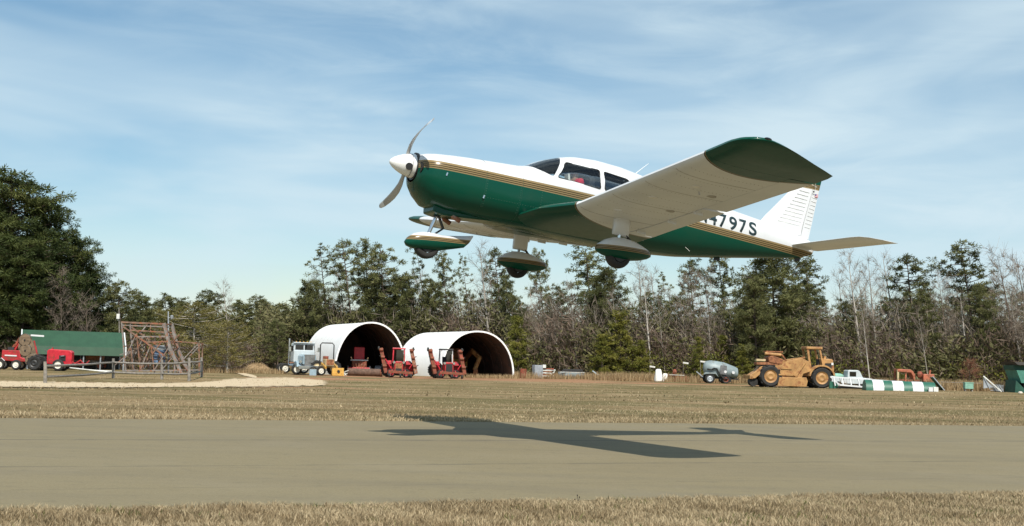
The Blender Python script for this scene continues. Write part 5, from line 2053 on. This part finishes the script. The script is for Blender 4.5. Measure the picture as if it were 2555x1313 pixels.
# rail fence
fp = [(113, 957), (283, 944), (404, 947), (472, 950), (503, 941)]
tops = [903, 895, 898, 893, 892]
pts = [at(*q) for q in fp]
fence = thing('rail_fence', 'weathered grey wooden rail fence before the rusty truss', 'fence', pts[0])
hs_ = []
for i, (p, q) in enumerate(zip(pts, fp)):
    h_ = (q[1] - tops[i]) * p.y / F_PX
    hs_.append(h_)
    l = p - pts[0]
    B().tube([(l.x, l.y, l.z - .3), (l.x - .03, l.y, l.z + h_ * .55), (l.x - .07, l.y, l.z + h_)], [.10, .095, .085], 8).obj('post', 'grey_wood', fence, True, edge=60)
for i in range(len(pts) - 1):
    a, c = pts[i] - pts[0], pts[i + 1] - pts[0]
    for fr in (.30, .80):
        za, zc = a.z + hs_[i] * fr, c.z + hs_[i + 1] * fr
        mid = Vector(((a.x + c.x) / 2, (a.y + c.y) / 2, (za + zc) / 2 - .04))
        B().tube([(a.x, a.y - .05, za), mid + Vector((0, -.05, 0)), (c.x, c.y - .05, zc)], [.06, .068, .055], 7).obj('rail', 'grey_wood', fence, True, edge=60)

t = put('straw_mound', 'low mound of straw and earth left of the truck', 'mound', 642, 116, scale=.85)
b = B()
rings = []
for j, (rr, z) in enumerate(((1.85, -.1), (1.6, .25), (1.2, .55), (.75, .78), (.25, .88))):
    rings.append([((rr * 1.0) * math.cos(a) * (1 + .12 * math.sin(3 * a + j)) + random.uniform(-.08, .08), rr * .8 * math.sin(a) + random.uniform(-.06, .06), z * (1 + .1 * math.sin(2 * a))) for a in np.linspace(0, 2 * PI, 26, endpoint=False)])
b.loft(rings)
b.obj('heap', 'straw', t, True, edge=60)
P = np.stack([rng.normal(0, .8, 900), rng.normal(0, .5, 900), np.zeros(900)], 1)
P[:, 2] = np.clip(.85 - (P[:, 0] ** 2 / 3.0 + P[:, 1] ** 2 / 1.9) * .85, -.05, 1)
V, F = blades(P, .22, .03, 1.0)
o = bpy.data.objects.new('loose_straw', np_mesh('loose_straw', V, F, ['weed_straw'], np.repeat(rng.uniform(0, 1, 900), 5)))
COL.objects.link(o)
o.parent = t
tag(o, kind='stuff')

# ------------------------------------------------------------------ junk along the wood edge
t = put('metal_cabinet', 'grey metal cabinet standing on end right of the second hut', 'cabinet', 1342, 114, 22, scale=1.0)
B().box((0, 0, .60), (.82, .6, 1.2)).obj('case', 'grey_metal', t, False, .02)
B().box((-.01, -.315, .60), (.74, .02, 1.1)).obj('door', 'grey_metal', t)
B().tube([(.28, -.35, .55), (.28, -.35, .72)], .015, 6).obj('handle', 'black_metal', t)
t = put('timber_stack', 'stack of rusty beams and pale boards beside the grey cabinet', 'stack', 1368, 115)
for k in range(7):
    B().box((random.uniform(-.1, .1), random.uniform(-.2, .2), .10 + .13 * k), (1.0 + random.uniform(-.2, .3), .22, .10), (0, random.uniform(-.05, .05), random.uniform(-.15, .15))).obj('board', ['rust', 'pale_scrap', 'rusty_red', 'pale_scrap'][k % 4], t)
B().bar((-.1, -.4, .05), (.6, -.3, .65), .12, .08).obj('leaning_board', 'pale_scrap', t)
B().box((-.35, 0, 1.10), (.3, .3, .3)).obj('paint_can', 'pale_scrap', t)
t = put('rusty_barrel', 'rusty barrel right beside the second hut wall', 'barrel', 1306, 113)
B().lathe([(.02, 0), (.30, 0), (.31, .28), (.30, .30), (.31, .56), (.30, .86), (.27, .86), (.27, .8)], 'z', (0, 0, 0), 18).obj('barrel_wall', 'rusty_red', t, True, edge=40)
B().lathe([(.315, .28), (.325, .30), (.315, .32)], 'z', (0, 0, 0), 18, caps=False).obj('hoop', 'rust', t)
t = put('old_boat', 'pale blue old boat hull lying among the weeds', 'boat', 1426, 114, 4)
rings = []
for x, w_, zt, zb in ((-1.2, .25, .62, .30), (-1.0, .55, .62, .12), (-.4, .68, .60, .04), (.5, .70, .60, .02), (1.15, .66, .62, .06)):
    rings.append([(x, -w_, zt), (x, -w_ * .92, (zt + zb) / 2), (x, -w_ * .5, zb), (x, w_ * .5, zb), (x, w_ * .92, (zt + zb) / 2), (x, w_, zt)])
B().loft(rings).obj('hull', 'boat_blue', t, True, edge=50)
B().prism([(-.95, .63), (1.12, .63), (.95, .90), (-.65, .90)], -.5, .5).obj('cover', 'black_rubber', t, False, .05)
B().bar((-1.1, -.68, .62), (1.15, -.70, .62), .05).obj('gunwale', 'pale_scrap', t)
t = put('leaning_panel', 'pale sheet metal panel leaning at a slant in the weeds', 'panel', 1492, 113)
B().box((0, 0, .45), (1.15, .5, .10), (0, .62, 0)).obj('sheet', 'boat_blue', t)
B().bar((-.35, 0, 0), (-.3, 0, .7), .07).obj('prop', 'rust', t)
for px, lb, mt in ((1520, 'small rusty red metal scrap between weeds, left of the white bulk bag', 'rusty_red'), (1548, 'small pale stone left of the white bulk bag', 'stone_pale')):
    t = put('scrap_lump', lb, 'scrap', px, 112)
    B().ell((0, 0, .14), (.26, .2, .20), 10, 6, jit=.35).obj('lump', mt, t)
    B().ell((.2, .05, .08), (.14, .12, .12), 8, 5, jit=.35).obj('chip', mt, t)
t = put('bulk_bag', 'two lobed white plastic bulk bag at the wood edge', 'bag', 1650, 108)
B().box((-.22, 0, .55), (.74, .66, 1.1), (.03, -.05, .2), taper=.62).obj('tall_lobe', 'bag_white', t, True, .14, edge=80)
B().box((.34, -.05, .36), (.50, .60, .76), (0, .06, -.1), taper=.8).obj('low_lobe', 'bag_white', t, True, .10, edge=80)
B().ell((-.22, 0, 1.08), (.10, .09, .10), 8, 5, jit=.2).obj('neck', 'black_rubber', t, True)
t = put('implement_frame', 'rusty red farm implement frame between white bag and grey tank', 'implement', 1694, 109)
for a, c in (((-.9, 0, .55), (.85, 0, .45)), ((-.8, .5, .5), (.85, .5, .42)), ((-.2, -.1, .15), (.8, 0, .45)), ((-.8, 0, .5), (-.8, .5, .5)), ((.85, 0, .45), (.85, .5, .42)), ((.1, 0, .45), (.3, 0, .05))):
    B().bar(a, c, .12, .10).obj('frame_bar', 'rusty_red', t)
B().bar((-.85, -.1, .62), (.5, -.1, .60), .06, .05).obj('white_rail', 'pale_scrap', t)
for x in (-.2, .25, .7):
    B().lathe([(.02, -.02), (.22, -.015), (.22, .015), (.02, .02)], 'y', (x, -.2, .22), 14).obj('disc', 'rusty_red', t)
B().ell((-.35, .1, .85), (.2, .18, .26), 8, 6, jit=.3).obj('seat_post', 'rusty_red', t)

t = put('tank_trailer', 'grey tank trailer with a bulging round front and hose', 'trailer', 1798, 106, 0)
rings = []
for x, zc, rz_, ry_ in ((-1.48, 1.30, .12, .15), (-1.42, 1.30, .38, .42), (-1.25, 1.28, .58, .62), (-.9, 1.25, .68, .74), (-.3, 1.18, .70, .78), (.3, 1.10, .68, .76), (.8, 1.02, .58, .66), (1.25, .96, .48, .55), (1.42, .93, .42, .48), (1.45, .92, .10, .12)):
    rings.append([(x, ry_ * math.cos(a), zc + rz_ * math.sin(a)) for a in np.linspace(0, 2 * PI, 24, endpoint=False)])
B().loft(rings).obj('tank', 'grey_tank', t, True, edge=50)
B().lathe([(.02, 1.9), (.25, 1.9), (.27, 1.75)], 'z', (-.6, 0, 0), 16).obj('hatch', 'grey_tank', t, True)
B().box((.12, -.80, 1.15), (.55, .06, .75), (.0, .06, 0)).obj('control_panel', 'grille', t)
for x, z in ((.28, 1.0), (.95, .95)):
    B().lathe([(.01, -.86), (.12, -.86), (.13, -.62)], 'y', (x, 0, z), 14).obj('round_cover', 'white_paint', t)
B().tube([(-1.25, -.70, 1.2), (-.9, -.84, 1.15), (-.7, -.86, 1.28), (-.45, -.86, 1.25), (-.25, -.86, .85), (.1, -.84, .45), (.5, -.80, .40)], .055, 8).obj('hose', 'black_rubber', t, True)
for x in (-1.0,):
    wheel(t, (x, -.68, .42), .42, .28, 'grey_metal')
    wheel(t, (x, .68, .42), .42, .28, 'grey_metal')
wheel(t, (.35, -.62, .36), .36, .28, 'rusty_red')
wheel(t, (.35, .62, .36), .36, .28, 'rusty_red')
B().prism([(-1.55, .72), (-1.4, .92), (-.5, .92), (-.3, .55), (-.55, .80), (-1.35, .80)], -.86, -.5).obj('mudguard', 'grey_tank', t)
B().bar((-1.7, 0, .48), (1.5, 0, .40), .5, .12).obj('frame', 'black_metal', t)
B().bar((-1.5, -.3, .5), (-2.05, -.1, .95), .08).obj('tow_bar', 'grey_metal', t)
B().box((.35, -.2, .30), (1.0, .6, .3)).obj('pump_box', 'black_metal', t)

# ------------------------------------------------------------------ the scraper
t = put('earth_scraper', 'large yellow earth scraper with roll cage and big black tyres', 'scraper', 1976, 95, 3, scale=1.0)
Y, DK = 'scraper_yellow', 'scraper_dark'
# tractor unit on the right
wheel(t, (1.95, -1.05, .78), .80, .56, Y, lugs=True)
wheel(t, (1.95, 1.05, .78), .80, .56, Y, lugs=True)
fen = [(1.95 + 1.02 * math.cos(a), .78 + .98 * math.sin(a)) for a in np.linspace(R(172), R(12), 12)] + [(1.95 + .90 * math.cos(a), .78 + .87 * math.sin(a)) for a in np.linspace(R(12), R(172), 12)]
for s in (-1, 1):
    B().prism(fen, s * .78, s * 1.36).obj('fender', Y, t)
B().box((1.9, 0, 1.15), (1.8, 1.4, .62)).obj('tractor_chassis', Y, t, False, .05)
B().prism([(2.05, 1.35), (3.05, 1.15), (3.10, 1.55), (2.95, 2.20), (2.25, 2.25)], -.62, .62).obj('engine_cowl', Y, t, False, .05)
for k in range(5):
    B().box((3.06, -.40 + .2 * k, 1.75), (.05, .06, .8), (0, -.12, 0)).obj('grille_bar', DK, t)
B().box((2.62, -.64, 1.62), (.5, .05, .55)).obj('side_opening', 'black_metal', t)
B().box((2.92, -.66, 1.85), (.16, .05, .18)).obj('plate', 'white_paint', t)
B().tube([(2.45, -.3, 2.2), (2.45, -.3, 2.42)], .10, 10).obj('exhaust_cap', Y, t)
B().box((1.75, 0, 1.62), (.5, .55, .16)).obj('seat', 'seat_dark', t)
B().box((2.0, 0, 1.92), (.12, .55, .55)).obj('seat_back', 'seat_dark', t)
B().tube([(1.1, 0, 1.55), (1.25, 0, 2.05)], .04, 8).obj('steering_column', 'black_metal', t)
B().tube([(1.25 + .2 * math.cos(a) * .4, .2 * math.sin(a), 2.08 + .05 * math.cos(a)) for a in np.linspace(0, 2 * PI, 14)], .02, 6).obj('steering_wheel', 'black_metal', t)
for s in (-1, 1):
    B().bar((1.25, s * .62, 1.45), (1.02, s * .62, 2.95), .15, .12).obj('cage_post', Y, t)
    B().bar((2.25, s * .62, 1.6), (1.95, s * .62, 2.95), .12, .12).obj('cage_post', Y, t)
B().box((1.52, 0, 3.02), (1.25, 1.5, .20)).obj('cage_roof', Y, t, False, .05)
# gooseneck and bowl
B().prism([(-1.6, 1.35), (-.55, 2.02), (.45, 2.22), (.95, 1.98), (1.25, 1.30), (.55, 1.05), (.35, .55), (.25, .25), (-1.5, .25)], -1.20, -1.08).obj('bowl_side', Y, t, False, .02)
B().prism([(-1.6, 1.35), (-.55, 2.02), (.45, 2.22), (.95, 1.98), (1.25, 1.30), (.55, 1.05), (.35, .55), (.25, .25), (-1.5, .25)], 1.08, 1.20).obj('bowl_side', Y, t, False, .02)
B().box((-.6, 0, .32), (1.8, 2.1, .12)).obj('bowl_floor', DK, t)
B().box((-1.5, 0, 1.0), (.12, 2.1, 1.3)).obj('ejector_plate', Y, t)
B().bar((-.15, -1.26, .85), (.62, -1.26, 2.0), .12, .30).obj('draft_arm', Y, t, False, .03)
B().bar((-1.35, -1.26, .95), (.1, -1.26, .92), .06, .10).obj('rib', Y, t)
B().bar((-1.2, -1.24, 1.42), (-.35, -1.24, 1.40), .05, .09).obj('rib', Y, t)
B().prism([(-1.45, .10), (.75, .08), (.85, .50), (.75, .78), (-1.3, .74)], -1.34, -1.22).obj('cutting_apron', Y, t, False, .02)
B().prism([(-1.45, .10), (.75, .08), (.85, .50), (.75, .78), (-1.3, .74)], 1.22, 1.34).obj('cutting_apron', Y, t, False, .02)
B().box((-.3, 0, .12), (.9, 2.3, .10), (0, .1, 0)).obj('cutting_edge', DK, t)
B().bar((.6, 0, 2.05), (1.2, 0, 1.35), .5, .4).obj('gooseneck', Y, t, False, .05)
B().bar((-.55, -.5, 2.02), (.85, -.5, 2.30), .10, .10).obj('upper_rail', Y, t)
for s in (-1, 1):
    B().tube([(.75, s * .35, 1.1), (1.15, s * .35, 1.95)], .07, 8).obj('steering_ram', 'chrome', t)
# rear frame and elevator
wheel(t, (-1.95, -.98, .80), .82, .60, Y, lugs=True)
wheel(t, (-1.95, .98, .80), .82, .60, Y, lugs=True)
B().prism([(-3.35, .85), (-2.9, 1.15), (-2.5, 1.55), (-1.4, 1.62), (-1.2, 1.25), (-2.6, .95), (-3.3, .65)], -.55, .55).obj('rear_frame', Y, t, False, .04)
B().prism([(-3.45, .62), (-2.75, 1.15), (-2.62, 1.02), (-3.1, .62)], -1.1, -.95).obj('push_frame', Y, t)
B().prism([(-3.45, .62), (-2.75, 1.15), (-2.62, 1.02), (-3.1, .62)], .95, 1.1).obj('push_frame', Y, t)
B().box((-3.38, 0, .70), (.25, 2.2, .28)).obj('push_block', Y, t, False, .03)
B().box((-2.0, -.2, 1.74), (1.75, .9, .20)).obj('deck_beam', DK, t, False, .02)
B().prism([(-1.95, 1.85), (-.95, 1.7), (-.85, 2.1), (-1.65, 2.35), (-2.0, 2.25)], -.7, .7).obj('elevator_guard', DK, t, False, .03)
B().tube([(-2.25, -.55, 2.50), (-1.0, -.55, 2.42)], .12, 10).obj('lift_ram', Y, t, True)
B().box((-1.5, -.1, 2.66), (1.3, .9, .09)).obj('elevator_top', DK, t)
B().bar((-1.0, -.4, 2.6), (-.55, -.4, 2.0), .10).obj('elevator_strut', DK, t)
B().bar((-1.25, .2, 2.6), (-.85, .2, 2.0), .10).obj('elevator_strut', DK, t)
B().box((-2.5, -.2, 2.0), (.7, .5, .16)).obj('valve_box', 'machine_tan', t)
B().lathe([(.05, -.35), (.32, -.35), (.34, 0), (.32, .35), (.05, .35)], 'y', (-3.15, -.55, .34), 18).obj('spare_drum', 'black_rubber', t, True)

# ------------------------------------------------------------------ right yard
t = put('pickup_truck', 'white pickup truck behind the white rails, windscreen facing right', 'pickup', 2124, 101, 0, scale=.84, dz=-.12)
B().prism([(-2.2, .45), (1.9, .45), (1.95, .80), (1.75, 1.0), (.85, 1.08), (-2.2, 1.08)], -.85, .85).obj('body', 'truck_white', t, False, .05)
B().prism([(-.55, 1.05), (.95, 1.05), (.62, 1.68), (.45, 1.78), (-.40, 1.78), (-.52, 1.7)], -.78, .78).obj('cab', 'truck_white', t, False, .05)
B().box((-.05, -.79, 1.40), (.62, .04, .44)).obj('side_window', 'dark_glass', t)
B().box((.80, 0, 1.38), (.04, 1.3, .58), (0, -.50, 0)).obj('windscreen', 'dark_glass', t)
B().ell((-1.3, 0, 1.15), (.6, .5, .30), 12, 7, jit=.1).obj('load', 'mint', t, True)
for x in (-1.45, 1.15):
    for s in (-1, 1):
        wheel(t, (x, s * .8, .34), .34, .22, 'grey_metal')
B().box((1.95, 0, .52), (.10, 1.6, .16)).obj('bumper', 'chrome', t)

t = put('white_rail_frame', 'white steel rail frame between the scraper and striped marker', 'rail frame', 2118, 92, 0)
B().bar((-1.35, 0, .88), (4.2, -.1, .62), .09, .09).obj('top_rail', 'white_paint', t)
B().bar((-.75, -.3, .30), (1.30, -.35, .18), .16, .12).obj('bottom_rail', 'white_paint', t)
B().bar((-1.35, 0, .88), (-.75, -.3, .30), .08).obj('end_brace', 'white_paint', t)
for x in (-1.15, -.55, .05, .65, 1.2):
    B().bar((x, -.1, .86 - .04 * (x + 1.35)), (x + .08, -.3, .22), .07).obj('upright', 'white_paint', t)
for k in range(8):
    B().box((-.55 + .12 * k, -.2, .55), (.05, .04, .22)).obj('slat', 'white_paint', t)
B().bar((1.25, -.2, .78), (1.60, -.4, .05), .14).obj('post', 'white_paint', t)
B().box((.25, -.15, .12), (2.2, .1, .16)).obj('shadow_board', 'black_metal', t)  # black strip added to stand in for the shade under the rails
B().prism([(-1.4, .55), (-1.0, .5), (-.6, .02), (-1.4, .02)], .0, .3).obj('green_end', 'green_marker', t)
t = put('striped_marker', 'long green and white striped half round marker in the grass', 'marker', 2246, 90, -4)
segs = ['green_marker', 'white_paint'] * 3 + ['green_marker']
ws = [.50, .78, .62, .78, .62, .78, .86]
x = -2.55
for k, (mt, w_) in enumerate(zip(segs, ws)):
    rr = .92 - .012 * k
    pr = [(-rr * math.cos(a), rr * math.sin(a)) for a in np.linspace(0, PI, 17)]
    if mt == 'white_paint':
        pr = [(p[0] * 1.012, p[1] * 1.012) for p in pr]
    B().loft([[(x + .008, p[0] * .8, p[1] * .84 - .05) for p in pr], [(x + w_ - .008, p[0] * .8, p[1] * .84 - .05) for p in pr]]).obj('band', mt, t, True, edge=50)
    x += w_
t = put('white_sign_block', 'small white block at the right end of striped marker', 'block', 2322, 89)
B().box((0, 0, .14), (.30, .2, .30)).obj('block_left', 'white_paint', t, False, .02)
B().box((.36, 0, .16), (.34, .2, .34)).obj('block_right', 'pale_scrap', t, False, .02)

t = put('orange_tractor', 'old orange tractor with a frame cab, behind the striped marker', 'tractor', 2272, 101, 0, dz=-.25)
O = 'orange_paint'
B().bar((-1.15, -.4, .7), (-1.15, -.4, 1.72), .14).obj('cab_post', 'machine_tan', t)
B().bar((-1.15, .4, .7), (-1.15, .4, 1.72), .14).obj('cab_post', O, t)
B().bar((-.55, -.4, .7), (-.5, -.4, 1.6), .10).obj('cab_post', O, t)
B().prism([(-1.2, 1.55), (-.1, 1.5), (.05, 1.2), (.15, .75), (.25, 1.3), (.05, 1.62), (-.15, 1.76), (-1.2, 1.78)], -.5, .5).obj('hooped_cowl', O, t, False, .04)
B().box((-.35, 0, .75), (1.9, .7, .4)).obj('chassis', 'rusty_red', t)
B().ell((.75, 0, 1.35), (.24, .2, .30), 10, 7, jit=.2).obj('filter_bowl', 'rusty_red', t)
B().box((1.35, -.1, 1.12), (.9, .7, .62)).obj('engine', O, t, False, .05)
B().bar((1.45, -.2, 1.3), (1.52, -.2, 1.75), .12).obj('stack', O, t)
B().bar((1.6, -.3, 1.1), (1.85, -.3, .4), .25).obj('hitch', O, t)
B().ell((1.9, -.35, .55), (.10, .09, .10), 8, 6).obj('lamp', 'white_paint', t)
for x in (-.85, 1.1):
    for s in (-1, 1):
        wheel(t, (x, s * .6, .42), .42, .28, O)

t = put('green_sheet', 'dark green sheet panel leaning right of the orange tractor', 'panel', 2338, 94)
B().box((0, 0, .50), (1.25, .7, .06), (0, .85, 0)).obj('sheet', 'green_panel', t)
B().bar((-.45, -.36, 1.05), (.45, -.36, .02), .06).obj('edge_strip', 'grey_metal', t)
t = put('wire_fence', 'low thin rail running through the tall weeds', 'fence', 2400, 95)
B().bar((-1.6, 0, .62), (1.75, 0, .60), .05).obj('rail', 'grey_wood', t)
for x in (-1.5, -.4, .7, 1.7):
    B().bar((x, .05, -.1), (x, .05, .66), .07).obj('post', 'grey_wood', t)
t = put('mint_box', 'pale green box in the tall weeds', 'box', 2416, 93)
B().box((0, 0, .40), (.62, .45, .44)).obj('case', 'mint', t, False, .02)
B().box((0, 0, .64), (.68, .5, .05)).obj('lid', 'mint', t)
for s in (-1, 1):
    B().box((s * .25, 0, .10), (.08, .3, .22)).obj('foot', 'grey_wood', t)
t = put('lattice_scrap', 'grey metal lattice wedge lying left of the green building', 'lattice', 2472, 92)
B().prism([(-.55, .25), (-.55, 1.10), (.15, .35)], -.05, .0).obj('gusset', 'grey_metal', t)
B().bar((-.58, -.1, 1.15), (.75, -.1, .05), .08).obj('edge_bar', 'pale_scrap', t)
B().bar((-.5, -.1, 1.0), (-.1, -.1, .2), .05).obj('edge_bar', 'grey_metal', t)
for k in range(5):
    B().bar((.0 + .16 * k, .1, .55), (.35 + .16 * k, .15, .05), .045).obj('lattice_bar', 'grey_metal', t)
    B().bar((.0, .1, .12 + .1 * k), (1.0, .15, .10 + .1 * k), .035).obj('lattice_bar', 'grey_metal', t)
t = put('pale_stone', 'white stone in the grass at the right edge', 'stone', 2546, 88)
B().ell((0, 0, .06), (.16, .12, .10), 10, 6, jit=.3).obj('stone_body', 'stone_pale', t)

t = put('green_building', 'small teal green building with dark overhanging roof at right edge', 'building', 2612, 93, 0, scale=.92)
B().prism([(-2.55, .75), (-2.95, 1.75), (2.8, 1.75), (2.8, .75)], -1.2, 1.2).obj('wall', 'teal_wall', t)
B().prism([(-3.0, 1.76), (2.8, 1.76), (2.8, 2.15), (-3.05, 2.15)], -.9, 1.3).obj('shaded_gable', 'green_panel', t)  # darker green than the wall puts the overhang's shade into the colour
B().prism([(-3.25, 2.42), (-2.95, 2.18), (2.9, 2.16), (2.9, 2.36)], -1.5, 1.5).obj('roof', 'roof_dark', t)
for x in (-2.3, -1.75, -.9):
    w_ = B().prism([(x + .16, 1.02), (x + .42, 1.02), (x + .34, 1.62), (x, 1.62)], -1.24, -1.215).obj('window_panel', 'mint', t)
B().bar((-2.15, -1.22, 1.0), (-1.9, -1.22, .62), .07).obj('bracket', 'mint', t)
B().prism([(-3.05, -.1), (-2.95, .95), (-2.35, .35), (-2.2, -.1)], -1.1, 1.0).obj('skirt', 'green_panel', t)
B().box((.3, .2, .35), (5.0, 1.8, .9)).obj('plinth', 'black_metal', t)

# distant white glints among the bushes: pale strips on stems, added to imitate reflections
for px, D, h_, lb in ((1622, 114, 1.35, 'small white marker flag left of two others above the white bag'), (1705, 113, 1.75, 'small white marker flag behind the rusty implement'), (1748, 114, 1.9, 'small white marker flag left of the tank trailer')):
    t = put('marker_flag', lb, 'flag', px, D)
    B().tube([(0, 0, 0), (0, 0, h_)], .015, 6).obj('stake', 'grey_wood', t)
    B().box((.22, 0, h_ - .08), (.5, .02, .14), (0, .12, 0)).obj('cloth', 'pale_scrap', t)
